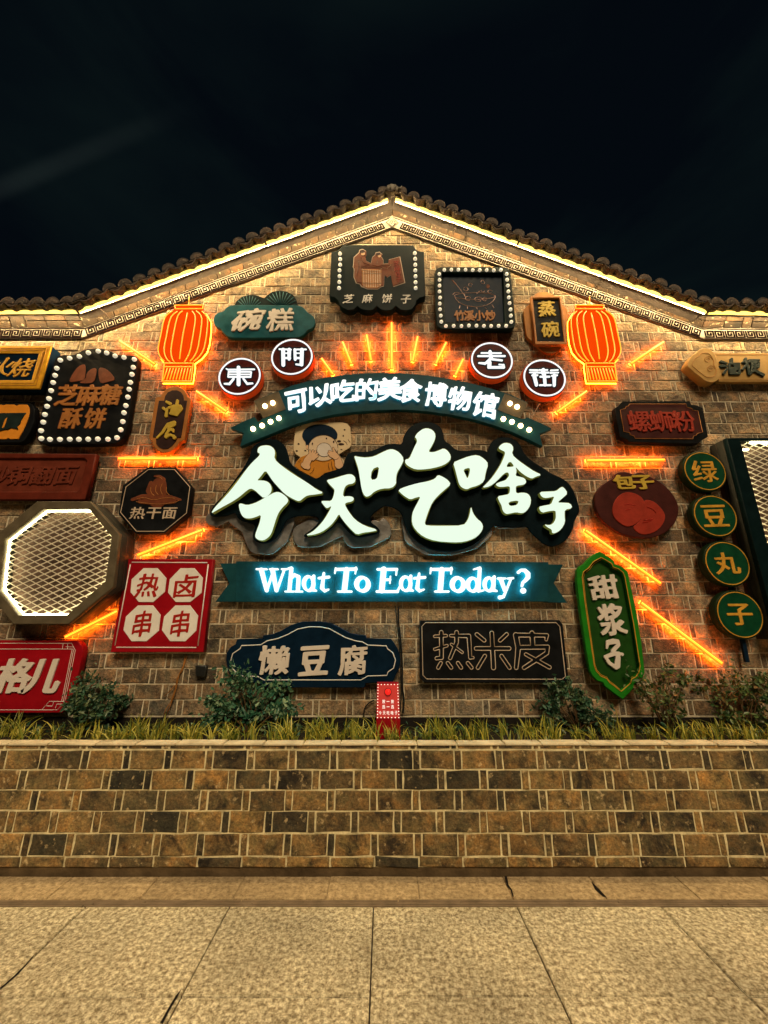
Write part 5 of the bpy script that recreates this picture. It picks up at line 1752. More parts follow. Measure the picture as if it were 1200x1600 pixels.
# ------------------------------------------------------------------ 火烧 framed board, left edge
s = Sign('framed_board', 'thick black board with wide carved gold frame and gold 火烧 characters', 'sign', 40, 576, 0.16, 'food signs on the wall')
K = lambda p: C(0, 530, 9.41, p)
fo = K([(-700, 98), (752, 98), (580, 722), (-760, 722)])
fi = K([(-560, 205), (572, 205), (462, 602), (-600, 602)])
s.plate('board', fi, 'black', .02, off=.145, bevel=.001)
s.plate('box', fo, 'navy', .14, off=.148, bevel=.004)
s.plate('frame', fo, 'goldy', .02, holes=[fi], bevel=.003)
s.line(K([(-600, 135), (690, 132), (530, 680), (-700, 680)]), 'wood', .0035, off=.161)
s.line(K([(-590, 168), (640, 165), (500, 645), (-660, 645)]), 'wood', .0028, off=.161)
s.lines([K([(668 - k * 5.2 - 40, 200 + k * 18), (668 - k * 5.2 - 8, 192 + k * 18), (668 - k * 5.2 - 18, 206 + k * 18)]) for k in range(22)], 'wood', .0025, off=.161, name='frame_carving')
s.char('烧', *K([(318, 415)])[0], 33, 29, 'gold', .012, .07, slant=.3, rise=.012, base=.145)
s.char('火', *K([(20, 405)])[0], 33, 27, 'gold', .02, .07, slant=.3, rise=.012, base=.145)

# ------------------------------------------------------------------ orange plaque, left edge
s = Sign('plaque', 'orange notched plaque with a heavy black brush character under the gold framed board', 'sign', 20, 656, 0.10, 'food signs on the wall')
pan = K([(-300, 960), (-20, 960), (10, 958), (50, 972), (85, 958), (210, 960), (245, 978), (280, 960), (400, 962), (425, 1000), (432, 1080), (400, 1200), (340, 1340), (270, 1465), (150, 1468), (118, 1450), (90, 1468), (-400, 1468)])
s.plate('board', K([(-400, 935), (430, 935), (480, 965), (508, 1030), (500, 1200), (440, 1360), (360, 1490), (300, 1520), (-500, 1520)]), 'black', .07, off=.095, bevel=.005)
s.plate('panel', pan, 'orange', .01, off=.102, bevel=.003)
ink = K([(-40, 1085), (375, 1080), (340, 1130), (300, 1200), (290, 1240), (240, 1280), (260, 1325), (200, 1310), (160, 1300), (110, 1325), (60, 1330), (0, 1345), (-60, 1330)])
s.plate('character', ink, 'darklet', .012, off=.112, bevel=.003)
s.plate('character', K([(70, 1180), (105, 1150), (85, 1220), (60, 1290), (25, 1310), (45, 1250)]), 'orange', .003, off=.1135, bevel=.001)

# ------------------------------------------------------------------ carved red-brown board, left edge
s = Sign('carved_board', 'red brown wooden board with carved characters ending in 面', 'sign', 60, 744, 0.10, 'food signs on the wall')
K = lambda p: C(0, 700, 7.5, p)
bo = K([(-500, 60), (1128, 68), (1000, 605), (-520, 605)])
bi = K([(-300, 115), (985, 118), (1015, 150), (925, 480), (895, 510), (-350, 510)])
s.plate('frame', bo, 'redbrown', .06, bevel=.008, holes=[bi])
s.plate('panel', bo, 'redbrown2', .03, off=.075, bevel=.003)
for ch, x, w in (('面', 765, 31), ('翻', 490, 34), ('铜', 215, 34), ('炒', -30, 33)):
    cx, cy = K([(x, 318)])[0]
    s.char(ch, cx, cy, w, 28, 'redbrown2', .035, .03, slant=.12, rise=.013, base=.075, bevel=.004)

# ------------------------------------------------------------------ noodle octagon
s = Sign('octagon_sign', 'black octagon sign with brown noodle bowl drawing reading 热干面', 'sign', 245, 782, 0.10, 'food signs on the wall')
K = lambda p: C(180, 720, 8.571, p)
oc = K([(430, 88), (815, 88), (1020, 350), (975, 705), (665, 970), (265, 970), (42, 712), (100, 330)])
s.plate('board', oc, 'black', .08, bevel=.004)
s.line(K([(445, 118), (795, 118), (1000, 350), (955, 700), (655, 945), (285, 945), (72, 690), (145, 350)]), 'line', .0042)
noo = [[(225, 520, 20), (350, 480, 30), (560, 500, 60), (740, 490, 30), (870, 520, 16)], [(330, 545, 28), (560, 560, 38), (790, 545, 26)], [(560, 500, 130), (570, 400, 110), (590, 320, 95)], [(620, 320, 70), (640, 250, 32), (590, 210, 22), (525, 205, 10)], [(480, 300, 30), (470, 400, 60)]]
s.loops('noodle_drawing', strokes_loops(CS(180, 720, 8.571, noo), .4), 'rust', .007, .105, bevel=.002)
s.lines([K([(240, 540), (400, 570), (600, 585), (800, 560), (870, 520)]), K([(260, 520), (380, 490), (520, 530), (680, 490), (840, 510)]), K([(480, 330), (470, 420), (540, 480)]), K([(560, 300), (530, 400), (590, 470)]), K([(640, 280), (600, 380), (640, 470)]), K([(690, 330), (680, 420), (740, 470)]), K([(540, 220), (600, 215), (640, 260)])], 'copper', .003, off=.1065, smooth=1)
s.char('热', *K([(298, 698)])[0], 23, 18.5, 'line', .012, slant=.05, rise=.006)
s.char('干', *K([(513, 700)])[0], 21, 17.5, 'line', .025, slant=.05, rise=.006)
s.char('面', *K([(725, 700)])[0], 21, 17.5, 'line', .018, slant=.05, rise=.006)

# ------------------------------------------------------------------ mesh windows


def metal_mesh(poly_w, y, sx, sz, w=.0035):
    """Expanded metal: crossing slanted strands clipped to a convex world (x, z) polygon."""
    V, F = [], []
    P = np.array(poly_w)
    c = P.mean(0)
    area = sum(P[i][0] * P[(i + 1) % len(P)][1] - P[(i + 1) % len(P)][0] * P[i][1] for i in range(len(P)))
    if area < 0:
        P = P[::-1]
    R = max(np.hypot(*(p - c)) for p in P) + sx
    for fam, sgn in enumerate((1, -1)):
        d = np.array([sx, sgn * sz]) / math.hypot(sx, sz)
        nrm = np.array([-d[1], d[0]])
        step = 2 * sx * sz / math.hypot(sx, sz) / 1.0
        k = int(R / step) + 2
        for i in range(-k, k + 1):
            o0 = c + nrm * i * step
            t0, t1 = -R * 1.5, R * 1.5
            ok = True
            for j in range(len(P)):
                a, b = P[j], P[(j + 1) % len(P)]
                e = b - a
                ni = np.array([-e[1], e[0]])
                den = ni @ d
                num = ni @ (a - o0)
                if abs(den) < 1e-9:
                    if num > 0: ok = False
                    continue
                t = num / den
                if den > 0: t0 = max(t0, t)
                else: t1 = min(t1, t)
            if not ok or t1 - t0 < .01:
                continue
            p0, p1 = o0 + d * t0, o0 + d * t1
            b = len(V)
            yy = y - fam * .0012
            for p in (p0, p1):
                V += [(p[0] - nrm[0] * w, yy, p[1] - nrm[1] * w), (p[0] + nrm[0] * w, yy - .004, p[1] + nrm[1] * w), (p[0] + nrm[0] * w * .5, yy + .003, p[1] + nrm[1] * w * .5)]
            F += [(b, b + 1, b + 4, b + 3), (b + 1, b + 2, b + 5, b + 4), (b + 2, b, b + 3, b + 5)]
    return mesh_from(V, F)


s = Sign('octagon_lamp', 'deep bronze octagon frame edged with warm light over bright metal mesh', 'lamp', 90, 878, 0.26, None)
K = lambda p: C(0, 770, 6, p)
inn = K([(400, 150), (830, 150), (1045, 410), (985, 830), (625, 1145), (170, 1150), (-20, 915), (35, 435)])
outr = K([(345, 80), (845, 80), (1115, 385), (1060, 880), (640, 1232), (120, 1232), (-95, 950), (-40, 400)])
s.plate('frame', outr, 'octf', .05, holes=[inn], bevel=.006)
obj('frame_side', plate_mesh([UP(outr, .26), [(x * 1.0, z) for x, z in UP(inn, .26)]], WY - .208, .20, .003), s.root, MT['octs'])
iw = UP(inn, .26)
cxy = np.mean(np.array(iw), 0)
shr = [(cxy[0] + (x - cxy[0]) * .985, cxy[1] + (z - cxy[1]) * .985) for x, z in iw]
obj('edge_light', tube_mesh([(x, WY - .205, z) for x, z in shr], .0085, 6, True), s.root, MT['lamp_edge'])
iw2 = UP(inn, .20)
tag(obj('metal_mesh', metal_mesh([(cxy[0] + (x - cxy[0]) * .985, cxy[1] + (z - cxy[1]) * .985) for x, z in iw], WY - .195, .060, .029, .0048), s.root, MT['meshm']), kind='stuff')
obj('mirror_panel', plate_mesh([UP(outr, .26)], WY - .13, .01, .002), s.root, MT['mirror'])

s = Sign('mesh_window', 'tall dark framed panel of bright metal mesh with light bars, right of the four green discs', 'mesh panel', 1195, 820, 0.22, None)
K = lambda p: C(1120, 670, 4.706, p)
fo = K([(70, 62), (900, 50), (1300, 1600), (480, 1600)])
fi = K([(165, 75), (800, 75), (1150, 1480), (470, 1480)])
w = [U(*p, .22) for p in fo]
x0 = U(*K([(72, 66)])[0], .22)[0]; z1 = U(*K([(72, 66)])[0], .22)[1]
x0b = U(*K([(355, 1150)])[0], .22)[0]
xi = U(*K([(178, 100)])[0], .22)[0]; zi1 = z1 - .035
zb = U(600, 1000, .22)[1]
fo_w = [(x0, z1), (x0 + 1.5, z1), (x0 + 1.5, zb), (x0, zb)]
fi_w = [(xi, zi1), (x0 + 1.4, zi1), (x0 + 1.4, zb + .09), (xi, zb + .09)]
obj('frame', plate_mesh([fo_w, fi_w], WY - .22, .05, .006), s.root, MT['dteal'])
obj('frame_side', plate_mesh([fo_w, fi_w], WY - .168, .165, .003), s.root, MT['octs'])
obj('mirror_panel', plate_mesh([fo_w], WY - .08, .01, .002), s.root, MT['mirror'])
tag(obj('metal_mesh', metal_mesh(fi_w, WY - .175, .058, .030, .0048), s.root, MT['meshm']), kind='stuff')
obj('light_bar', tube_mesh([(xi + .10, WY - .215, zi1 - .015), (x0 + 1.35, WY - .215, zi1 - .015)], .011, 6), s.root, MT['lamp_edge'])
obj('light_bar', tube_mesh([(xi + .02, WY - .205, zi1 - .09), (xi + .07, WY - .205, zi1 - .09)], .009, 6), s.root, MT['lamp_edge'])
obj('light_bar', tube_mesh([(xi + .012, WY - .195, zi1 - .12), (xi + .012, WY - .195, zb + .12)], .005, 5), s.root, MT['lamp_edge'])

# ------------------------------------------------------------------ red four octagon sign
s = Sign('red_sign', 'red square sign with four pale octagons holding red skewer characters', 'sign', 255, 946, 0.08, 'food signs on the wall')
K = lambda p: C(165, 860, 6.667, p)
s.plate('board', K([(225, 90), (1118, 90), (1020, 1060), (50, 1060)]), 'red', .06, bevel=.004)
for a, b in (((275, 125), (1060, 128)), ((1070, 145), (962, 995)), ((945, 1012), (112, 1010)), ((98, 990), (258, 145))):
    s.line(K([a, b]), 'white', .0055, closed=False, off=.081)
def octw(q): return K(q)
OCT = [([(395, 185), (540, 185), (632, 290), (618, 430), (495, 538), (345, 538), (258, 435), (270, 300)], '热', (440, 365), 'white'),
       ([(780, 185), (925, 185), (1012, 285), (1000, 440), (880, 538), (730, 538), (648, 440), (668, 300)], '卤', (835, 368), 'white'),
       ([(335, 573), (492, 573), (570, 670), (555, 835), (425, 947), (268, 947), (185, 830), (210, 690)], '串', (380, 765), 'white'),
       ([(725, 573), (880, 573), (962, 680), (945, 835), (830, 947), (670, 947), (585, 830), (608, 690)], '串', (777, 765), 'white')]
for q, ch, (cx, cy), m in OCT:
    s.plate('octagon_panel', K(q), m, .008, off=.086, bevel=.002)
    x, y = K([(cx, cy)])[0]
    s.char(ch, x, y, 34 if ch != '串' else 27, 36 if ch != '串' else 40, 'redink', .022 if ch != '串' else .02, .06, rot=0, slant=.08, rise=.004, base=.086, seed=2)

# ------------------------------------------------------------------ 格儿 red sign, left edge
s = Sign('red_sign', 'red board with cream 格儿 characters and thin line corners, low on the left', 'sign', 55, 1055, 0.09, 'food signs on the wall')
K = lambda p: C(0, 990, 8.571, p)
s.plate('board', K([(-500, 92), (1040, 95), (1110, 190), (1060, 480), (960, 880), (900, 985), (830, 1060), (-600, 1065)]), 'red', .07, bevel=.004)
s.lines([K(p) for p in ([(-400, 130), (960, 130), (1008, 225), (870, 915), (765, 1022), (-500, 1022)], [(-400, 207), (985, 207)], [(965, 215), (825, 905)], [(985, 215), (848, 905)], [(845, 135), (835, 205)], [(905, 135), (905, 205)], [(880, 175), (990, 180)], [(870, 910), (660, 908), (560, 1020)], [(620, 970), (700, 970), (720, 910)], [(740, 1000), (760, 945), (830, 945)])], 'white', .0026, off=.091, name='border_lines')
s.char('儿', *K([(585, 570)])[0], 52, 52, 'cream', .045, 0, slant=.14, rise=.016)
s.char('格', *K([(190, 565)])[0], 52, 52, 'cream', .045, 0, slant=.14, rise=.016)

# ------------------------------------------------------------------ 懒豆腐 navy board
s = Sign('curved_board', 'navy board with arched top and round ends reading 懒豆腐', 'sign', 492, 1022, 0.085, 'food signs on the wall')
K = lambda p: C(340, 960, 4, p)
out = K([(52, 285), (55, 240), (80, 205), (112, 185), (120, 155), (280, 150), (285, 130), (340, 125), (400, 100), (460, 65), (530, 45), (620, 42), (700, 52), (760, 80), (820, 115), (880, 128), (925, 130), (928, 150), (1085, 153), (1105, 180), (1130, 220), (1145, 280), (1135, 340), (1110, 390), (1095, 425), (925, 430), (922, 458), (270, 458), (262, 430), (95, 425), (92, 395), (62, 350)])
s.plate('board', out, 'navy', .065, bevel=.005)
inl = K([(150, 195), (270, 190), (310, 165), (380, 150), (440, 125), (500, 92), (570, 78), (640, 78), (700, 90), (750, 118), (800, 145), (860, 165), (905, 172), (940, 192), (1055, 197), (1062, 215), (1095, 240), (1112, 285), (1100, 335), (1065, 360), (1058, 382), (940, 385), (895, 410), (290, 410), (250, 388), (130, 385), (125, 370), (95, 340), (82, 290), (95, 245), (140, 215)])
s.line(inl, 'white', .0048)
for ch, x, y, w, h in (('懒', 350, 285, 47, 44), ('豆', 602, 288, 42, 44), ('腐', 845, 285, 43, 46)):
    cx, cy = K([(x, y)])[0]
    s.char(ch, cx, cy, w, h, 'cream', .032 if ch != '豆' else .055, .05, slant=.05, rise=.02, seed=5)

# ------------------------------------------------------------------ 热米皮 outlined board
s = Sign('outline_board', 'dark rectangular board with outlined characters reading 热米皮', 'sign', 771, 1017, 0.08, 'food signs on the wall')
K = lambda p: C(645, 960, 4.8, p)
s.plate('board', K([(55, 45), (1100, 42), (1125, 75), (1168, 480), (1140, 515), (90, 512), (55, 480)]), 'black', .06, bevel=.004)
s.line(K([(95, 62), (1075, 62), (1102, 92), (1145, 465), (1120, 487), (105, 485), (75, 455), (68, 90)]), 'line', .0042)
STK = {
    '热': [[(165, 165, 10), (250, 160, 10)], [(213, 135, 14), (215, 325, 14), (178, 330, 12)], [(165, 262, 10), (255, 235, 10)], [(285, 160, 10), (420, 162, 14), (430, 325, 12), (452, 325, 8)], [(328, 135, 14), (328, 210, 14), (280, 328, 12)], [(290, 225, 9), (370, 285, 9)], [(210, 365, 12), (190, 400, 12)], [(262, 365, 12), (288, 400, 12)], [(338, 365, 12), (362, 400, 12)], [(412, 365, 12), (440, 400, 12)]],
    '米': [[(592, 140, 14), (605, 400, 16)], [(475, 256, 14), (722, 256, 14)], [(480, 150, 13), (535, 195, 13)], [(703, 150, 13), (655, 195, 13)], [(540, 312, 13), (488, 400, 13)], [(665, 312, 13), (725, 400, 13)]],
    '皮': [[(772, 155, 18), (790, 250, 18), (775, 400, 14)], [(770, 155, 15), (1005, 158, 13), (1000, 190, 10)], [(893, 140, 16), (900, 245, 16)], [(790, 248, 15), (1010, 245, 15), (1005, 290, 15), (835, 400, 14)], [(848, 300, 12), (1025, 398, 13)]],
}
for ch, st in STK.items():
    L = strokes_loops(CS(645, 960, 4.8, st), .35)
    V, F = [], []
    for l in L:
        w = UP(l, .083)
        tube_mesh([(x, WY - .083, z) for x, z in w], .0042, 5, True, into=(V, F))
    obj('character', mesh_from(V, F, True), s.root, MT['line'])

# ------------------------------------------------------------------ 甜浆子 green hanging sign
s = Sign('hanging_sign', 'tall pointed bright green sign with gold inner line reading 甜浆子', 'sign', 953, 978, 0.11, 'food signs on the wall')
K = lambda p: C(890, 850, 6.4, p)
out = K([(302, 75), (350, 105), (400, 135), (440, 165), (452, 200), (500, 215), (550, 245), (582, 280), (600, 360), (660, 640), (720, 980), (752, 1280), (735, 1330), (700, 1375), (645, 1400), (640, 1440), (600, 1490), (535, 1555), (480, 1520), (400, 1460), (350, 1420), (335, 1385), (280, 1370), (230, 1320), (200, 1260), (150, 950), (105, 640), (75, 380), (75, 260), (100, 225), (150, 195), (172, 165), (230, 110)])
inn = K([(315, 135), (370, 165), (420, 195), (435, 230), (490, 250), (535, 285), (552, 330), (580, 480), (640, 800), (705, 1220), (690, 1290), (660, 1330), (620, 1350), (610, 1390), (560, 1435), (515, 1475), (460, 1430), (400, 1385), (370, 1345), (310, 1320), (265, 1270), (245, 1210), (200, 900), (150, 560), (125, 330), (140, 275), (190, 240), (212, 210), (240, 175)])
s.plate('frame', out, 'green', .05, holes=[inn], bevel=.006)
s.plate('back_panel', out, 'green_s', .03, off=.058, bevel=.003)
s.plate('recess_panel', inn, 'green_in', .01, off=.067, bevel=.001)
s.line(inn, 'gold', .0045, off=.111)
s.line([(953 + (x - 953) * .955, 978 + (y - 978) * .975) for x, y in inn], 'gold', .003, off=.070, name='inner_line')
for ch, x, y, w, h in (('甜', 345, 432, 43, 36), ('浆', 425, 758, 40, 48)):
    cx, cy = K([(x, y)])[0]
    s.char(ch, cx, cy, w, h, 'cream', .04, .07, slant=-.02, rise=.018, base=.072, seed=8)
L = strokes_loops(CS(890, 850, 6.4, [[(390, 985, 25), (440, 975, 28), (480, 975, 22), (490, 1010, 20), (435, 1070, 20)], [(385, 990, 20), (375, 1040, 12)], [(360, 1130, 16), (450, 1095, 24), (530, 1105, 16)], [(490, 1100, 24), (480, 1220, 30)], [(365, 1135, 16), (400, 1190, 18), (470, 1240, 18)]]), .4)
s.loops('character', L, 'cream', .018, .092, bevel=.003)

# ------------------------------------------------------------------ four green discs on a post
s = Sign('disc_sign', 'four dark green discs on one post reading 绿豆丸子 downwards', 'sign', 1128, 850, 0.13, 'food signs on the wall')
DISC = [('绿', 1040 + 272 / 4.444, 690 + 205 / 4.444), ('豆', 1040 + 343 / 4.444, 690 + 515 / 4.444), ('丸', 1040 + 427 / 4.444, 690 + 845 / 4.444), ('子', 1040 + 514 / 4.444, 690 + 1200 / 4.444)]
for ch, cx, cy in DISC:
    x, z = U(cx, cy, .13)
    d = obj('disc', plate_mesh([wcirc(x, z, .222)], WY - .13, .08, .006), s.root, MT['green_s'])
    obj('disc_face', plate_mesh([wcirc(x, z, .200)], WY - .133, .006, .001), d, MT['green_d'])
    obj('gold_ring', plate_mesh([wcirc(x, z, .207), wcirc(x, z, .199)], WY - .136, .006, .001), d, MT['gold'])
    ax = 0
    s.char(ch, cx + (0 if ch != '子' else 1), cy, 38, 33, 'gold', .028 if ch != '绿' else .018, .02, rise=.006, base=.133, parent=d)
V, F = [], []
pts = [U(cx, cy, .09) for ch, cx, cy in DISC]
pe = U(1170, 1035, .09)
tube_mesh([(pts[0][0], WY - .07, pts[0][1]), (pts[3][0], WY - .07, pts[3][1]), (pe[0], WY - .07, pe[1])], .022, 6, into=(V, F))
obj('post', mesh_from(V, F), s.root, MT['navy'])

# ------------------------------------------------------------------ 包子 disc
s = Sign('oval_sign', 'dark brown disc sign with two red buns and gold 包子 characters', 'sign', 990, 790, 0.12, 'food signs on the wall')
K = lambda p: C(910, 725, 7.5, p)
cir = K(ellipse(632, 505, 500, 365, 60))
# the rim leans with the wall's perspective: trace it point by point
tr = K([(140, 430), (165, 330), (230, 245), (320, 185), (370, 158), (380, 120), (420, 95), (490, 88), (555, 100), (600, 125), (650, 95), (710, 100), (760, 130), (800, 150), (900, 200), (1000, 280), (1080, 380), (1125, 480), (1128, 580), (1095, 680), (1020, 770), (930, 830), (800, 868), (660, 868), (500, 835), (350, 760), (230, 660), (165, 550)])
s.plate('disc', tr, 'maroon', .035, smooth=1, bevel=.006)
s.plate('disc_back', [(990 + (x - 990) * 1.0, y) for x, y in tr], 'choc', .05, off=.06, smooth=1, bevel=.004)
s.plate('bun', K([(350, 520), (375, 440), (425, 370), (490, 332), (560, 328), (640, 350), (710, 400), (740, 480), (730, 580), (690, 650), (620, 710), (540, 738), (470, 715), (400, 660), (358, 600)]), 'redlet', .012, off=.13, smooth=1, bevel=.004)
s.plate('bun', K([(590, 735), (650, 690), (700, 630), (735, 540), (720, 430), (770, 415), (850, 445), (920, 510), (968, 580), (972, 650), (930, 730), (860, 795), (760, 828), (680, 822), (630, 790)]), 'redlet', .010, off=.127, smooth=1, bevel=.004)
s.lines([K([(470, 480), (560, 470), (640, 490)]), K([(500, 540), (560, 530)]), K([(740, 500), (820, 520), (880, 590)]), K([(700, 650), (780, 655), (850, 630)]), K([(680, 690), (800, 670), (830, 630)])], 'redink', .003, off=.131, smooth=1)
s.char('包', *K([(488, 208)])[0], 31, 21, 'ochre', .05, .04, slant=-.1, rise=.014, seed=4)
s.char('子', *K([(715, 210)])[0], 32, 21, 'ochre', .05, .04, slant=-.1, rise=.014, seed=4)

# ------------------------------------------------------------------ 螺蛳粉 board
s = Sign('notched_board', 'maroon board with stepped corners and brick red characters reading 螺蛳粉', 'sign', 1033, 660, 0.10, 'food signs on the wall')
K = lambda p: C(950, 615, 7.06, p)
s.plate('board', K([(160, 85), (905, 85), (920, 118), (975, 125), (1045, 155), (1060, 220), (1105, 475), (1060, 500), (1030, 520), (1000, 550), (870, 552), (240, 535), (200, 500), (130, 478), (75, 160), (110, 140), (130, 115)]), 'black', .07, bevel=.004)
il = K([(235, 115), (860, 115), (868, 150), (925, 165), (935, 185), (990, 190), (1045, 425), (985, 440), (975, 460), (945, 470), (935, 500), (300, 495), (290, 470), (245, 455), (238, 430), (175, 420), (135, 180), (190, 165), (200, 142), (228, 138)])
s.plate('panel', il, 'maroon', .006, off=.104, bevel=.001)
s.line(il, 'copper', .0036, off=.105)
for ch, x in (('螺', 350), ('蛳', 592), ('粉', 835)):
    cx, cy = K([(x, 302)])[0]
    s.char(ch, cx, cy, 34.5, 32, 'redlet', .02, 0, slant=-.04, rise=.014, base=.104)

# ------------------------------------------------------------------ 油梗 gold board, right edge
s = Sign('cloud_headed_board', 'pale gold board with a scrolled cloud head and dark 油梗 characters', 'sign', 1130, 570, 0.10, 'food signs on the wall')
K = lambda p: C(1060, 530, 8.571, p)
s.plate('board', K([(480, 185), (1900, 185), (1960, 570), (540, 570)]), 'cloudgold', .05, off=.085, bevel=.004)
s.line(K([(500, 208), (1850, 208), (1900, 545), (540, 545)]), 'wood', .0028, off=.086)
head = K([(105, 350), (150, 270), (180, 215), (240, 185), (270, 140), (340, 118), (410, 125), (460, 160), (495, 210), (520, 270), (525, 320), (520, 350), (555, 395), (572, 460), (555, 520), (500, 570), (430, 580), (360, 560), (310, 515), (240, 465), (180, 410)])
s.plate('cloud_head', head, 'cloudgold', .10, off=.125, smooth=1, bevel=.005)
s.line([(1060 + 350 / 8.571 + (x - 1100.8) * .72, 570.5 + (y - 570.5) * .72) for x, y in head], 'wood', .003, off=.126, smooth=1)
for cx, cy, q in ((395, 275, 1), (430, 400, 1)):
    sp = [(cx + (62 - 2.6 * k) * math.cos(.5 * k) * .95, cy - (52 - 2.2 * k) * math.sin(.5 * k)) for k in range(19)]
    s.line(K(sp), 'wood', .0026, closed=False, off=.126, name='scroll_line')
L = strokes_loops(CS(1060, 530, 8.571, [[(575, 295, 18), (650, 320, 14)], [(575, 355, 20), (650, 360, 16)], [(655, 395, 14), (615, 455, 18)], [(718, 265, 20), (722, 320, 16)], [(690, 325, 14), (815, 325, 16), (825, 455, 16), (700, 455, 16), (690, 330, 14)], [(755, 330, 12), (760, 450, 12)], [(690, 385, 12), (820, 385, 12)], [(760, 330, 12), (800, 360, 30), (740, 420, 34)]]), .35)
s.loops('character', L, 'darklet', .02, .105, bevel=.003)
L = strokes_loops(CS(1060, 530, 8.571, [[(905, 260, 20), (915, 330, 16)], [(870, 305, 14), (960, 300, 14)], [(920, 330, 14), (870, 400, 16)], [(925, 330, 18), (955, 455, 22)], [(955, 275, 14), (1085, 278, 14)], [(985, 310, 12), (1085, 310, 14), (1080, 370, 14), (985, 370, 12), (985, 310, 12)], [(985, 340, 12), (1080, 340, 12)], [(1035, 280, 16), (1030, 400, 18), (960, 460, 20)], [(990, 400, 14), (1060, 430, 18), (1145, 475, 20)]]), .35)
s.loops('character', L, 'darklet', .02, .105, bevel=.003)

# ------------------------------------------------------------------ push button box in the planter
bx, by = 606, 1100
Yb = 3.60
x0, zt = U(589, 1068, Y=Yb)
x1, _ = U(623, 1068, Y=Yb)
xl, zm = U(588, 1122, Y=Yb - .03)
xr, _ = U(625, 1122, Y=Yb - .03)
t = thing('button_box', 'small red pedestal box with red dome button, lit dot border and tiny text', 'button box', (606 / 611 * 0 + (x0 + x1) / 2, Yb, SOIL))
V = [(x0, Yb, zt), (x1, Yb, zt), (xr, Yb - .05, zm), (xl, Yb - .05, zm), (x0, Yb + .10, zt), (x1, Yb + .10, zt), (xr, Yb + .10, SOIL), (xl, Yb + .10, SOIL), (xr, Yb - .05, SOIL - .01), (xl, Yb - .05, SOIL - .01)]
F = [(0, 3, 2, 1), (0, 1, 5, 4), (3, 9, 8, 2), (1, 2, 8, 6, 5), (0, 4, 7, 9, 3)]
obj('cabinet', mesh_from(V, F), t, MT['red'])
TL, TR, BR_, BL = Vector(V[0]), Vector(V[1]), Vector(V[2]), Vector(V[3])
nrm = (TR - TL).cross(BL - TL).normalized()
if nrm.y > 0: nrm = -nrm


def on_face(u, v, h=0.0):
    a = TL.lerp(TR, u); b = BL.lerp(BR_, u)
    return a.lerp(b, v) + nrm * h


q = [on_face(u, v, .002) for u, v in ((0.03, .02), (.97, .02), (.97, .98), (.03, .98))]
obj('face_panel', mesh_from(q, [(0, 3, 2, 1)]), t, MT['boxlit'])
V, F = [], []
ct = [(i / 6 * .9 + .05, .03) for i in range(7)] + [(i / 6 * .9 + .05, .97) for i in range(7)] + [(.05, .03 + j * .94 / 11) for j in range(1, 11)] + [(.95, .03 + j * .94 / 11) for j in range(1, 11)]
bm = bmesh.new(); bmesh.ops.create_icosphere(bm, subdivisions=1, radius=.0045)
sv = [v.co.copy() for v in bm.verts]; sf = [tuple(v.index for v in f.verts) for f in bm.faces]; bm.free()
dot = mesh_from(sv, sf); dot.materials.append(MT['dots'])
for u, v in ct:
    o = bpy.data.objects.new('light_dot', dot); COL.objects.link(o); o.parent = t; o.location = on_face(u, v, .004) - t.location
bm = bmesh.new(); bmesh.ops.create_uvsphere(bm, u_segments=16, v_segments=10, radius=.026)
me = bpy.data.meshes.new('b'); bm.to_mesh(me); bm.free(); me.materials.append(MT['redbtn'])
me.polygons.foreach_set('use_smooth', [True] * len(me.polygons))
o = bpy.data.objects.new('dome_button', me); COL.objects.link(o); o.parent = t; o.location = on_face(.5, .25, .012) - t.location
bm = bmesh.new(); bmesh.ops.create_cone(bm, segments=20, radius1=.031, radius2=.029, depth=.014, cap_ends=True)
me = bpy.data.meshes.new('b'); bm.to_mesh(me); bm.free(); me.materials.append(MT['black'])
o = bpy.data.objects.new('button_ring', me); COL.objects.link(o); o.parent = t; o.location = on_face(.5, .25, .004) - t.location
o.rotation_euler = nrm.to_track_quat('Z', 'Y').to_euler()
uw, vh = (TR - TL).length, (BL - TL).length
for line, v, us in (('按一按', .52, .12), ('选一选', .67, .12), ('今天吃啥子', .84, .11)):
    n = len(line)
    sp = .19 if n == 3 else .17
    for i, ch in enumerate(line):
        u = .5 + (i - (n - 1) / 2) * sp
        loops = glyph(ch, .03, 0, 0, N=44)
        V, F = [], []
        bmm = bpy.data.curves.new('c', 'CURVE'); bmm.dimensions = '2D'; bmm.fill_mode = 'FRONT'
        for l in loops:
            spn = bmm.splines.new('POLY'); spn.points.add(len(l) - 1)
            for p, (a, b) in zip(spn.points, l): p.co = (a, b, 0, 1)
            spn.use_cyclic_u = True
        oo = bpy.data.objects.new('c', bmm); me = bpy.data.meshes.new_from_object(oo); bpy.data.objects.remove(oo)
        for vv in me.vertices:
            a, b = vv.co.x, vv.co.y
            vv.co = on_face(u + a * us, v - b * .105, .0045) - t.location
        me.materials.clear(); me.materials.append(MT['txtlit'])
        o = bpy.data.objects.new('character', me); COL.objects.link(o); o.parent = t

# ------------------------------------------------------------------ junction box and cables
s = Sign('junction_box', 'small square black junction box on the bricks beneath the red four octagon sign', 'junction box', 313, 1048, 0.05)
s.plate('box', [(305, 1040), (322, 1040), (320, 1057.5), (305.5, 1057)], 'dsteel', .045, bevel=.004)
s.plate('lid', [(306.5, 1041.5), (320.5, 1041.5), (319, 1056), (307, 1056)], 'cable', .004, off=.053, bevel=.001)


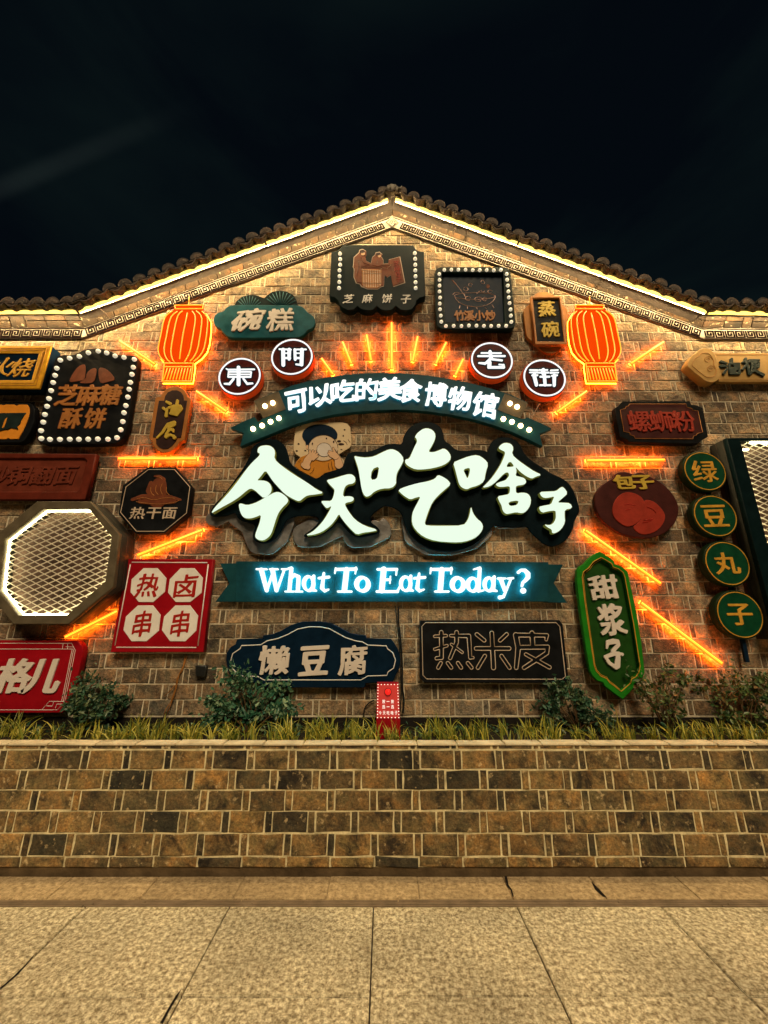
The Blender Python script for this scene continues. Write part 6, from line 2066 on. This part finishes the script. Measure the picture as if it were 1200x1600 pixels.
def cable(lab, pts, mat='cable', off=.025, r=.005, sag=0):
    w = UP(chaikin(pts, 2, False), off)
    me = tube_mesh([(x, WY - off + .006 * math.sin(i * 1.7), z) for i, (x, z) in enumerate(w)], r, 5)
    c = Vector((w[0][0], WY - off, w[0][1]))
    me.transform(Matrix.Translation(-c))
    me.materials.append(MT[mat])
    o = bpy.data.objects.new('cable', me); COL.objects.link(o); o.location = c
    tag(o, lab, 'cable')


cable('black cable dropping down the bricks between the navy board and the outlined board', [(623, 938), (622, 965), (626, 1000), (629, 1040), (628, 1070), (632, 1095), (628, 1125)], off=.03, r=.008)
cable('second black cable hugging the first, right of the navy curved board', [(617, 938), (619, 960), (622, 985), (624, 1010), (626, 1050), (627, 1090), (624, 1125)], off=.05, r=.005)
cable('black looped cable on the bricks left of the red button box', [(590, 1092), (575, 1098), (568, 1110), (569, 1128)], off=.03, r=.006)
cable('pale wire curling from the teal cloud sign to the left neon lantern', [(358, 530), (345, 533), (335, 540), (322, 545)], 'pcable', r=.0045)
cable('pale wire leading from the round 門 lamp side across the bricks', [(395, 520), (392, 528), (385, 536)], 'pcable', r=.0035)
cable('pale wire dropping from the round 街 lamp to the arched banner tail', [(846, 625), (838, 640), (832, 650), (826, 662)], 'pcable', r=.0045, off=.06)
cable('white wire at the lower right corner of the square wok sign', [(805, 503), (812, 508), (818, 520), (815, 530)], 'pcable', r=.005)
cable('thin wire from the title plate edge down beside the green hanging sign', [(820, 722), (850, 735), (885, 762), (898, 790), (896, 840), (902, 870)], 'pcable', r=.003)
cable('thin orange lit wire curling from the left lantern to the small upright plaque', [(274, 597), (280, 606), (290, 612), (297, 625)], 'pcable', r=.0035, off=.03)
cable('thin wires meeting behind the neon bar over the red four octagon sign', [(258, 846), (256, 858), (262, 866), (268, 872)], 'pcable', r=.0035)
cable('thin wire hanging by the lower right side of the octagon lamp', [(158, 938), (148, 952), (142, 968), (140, 985)], 'pcable', r=.0035)
cable('garden hose like pale stem lying along the planter grass', [(262, 1148), (275, 1146), (290, 1153), (320, 1155), (350, 1155)], 'stem', off=.30, r=.005)
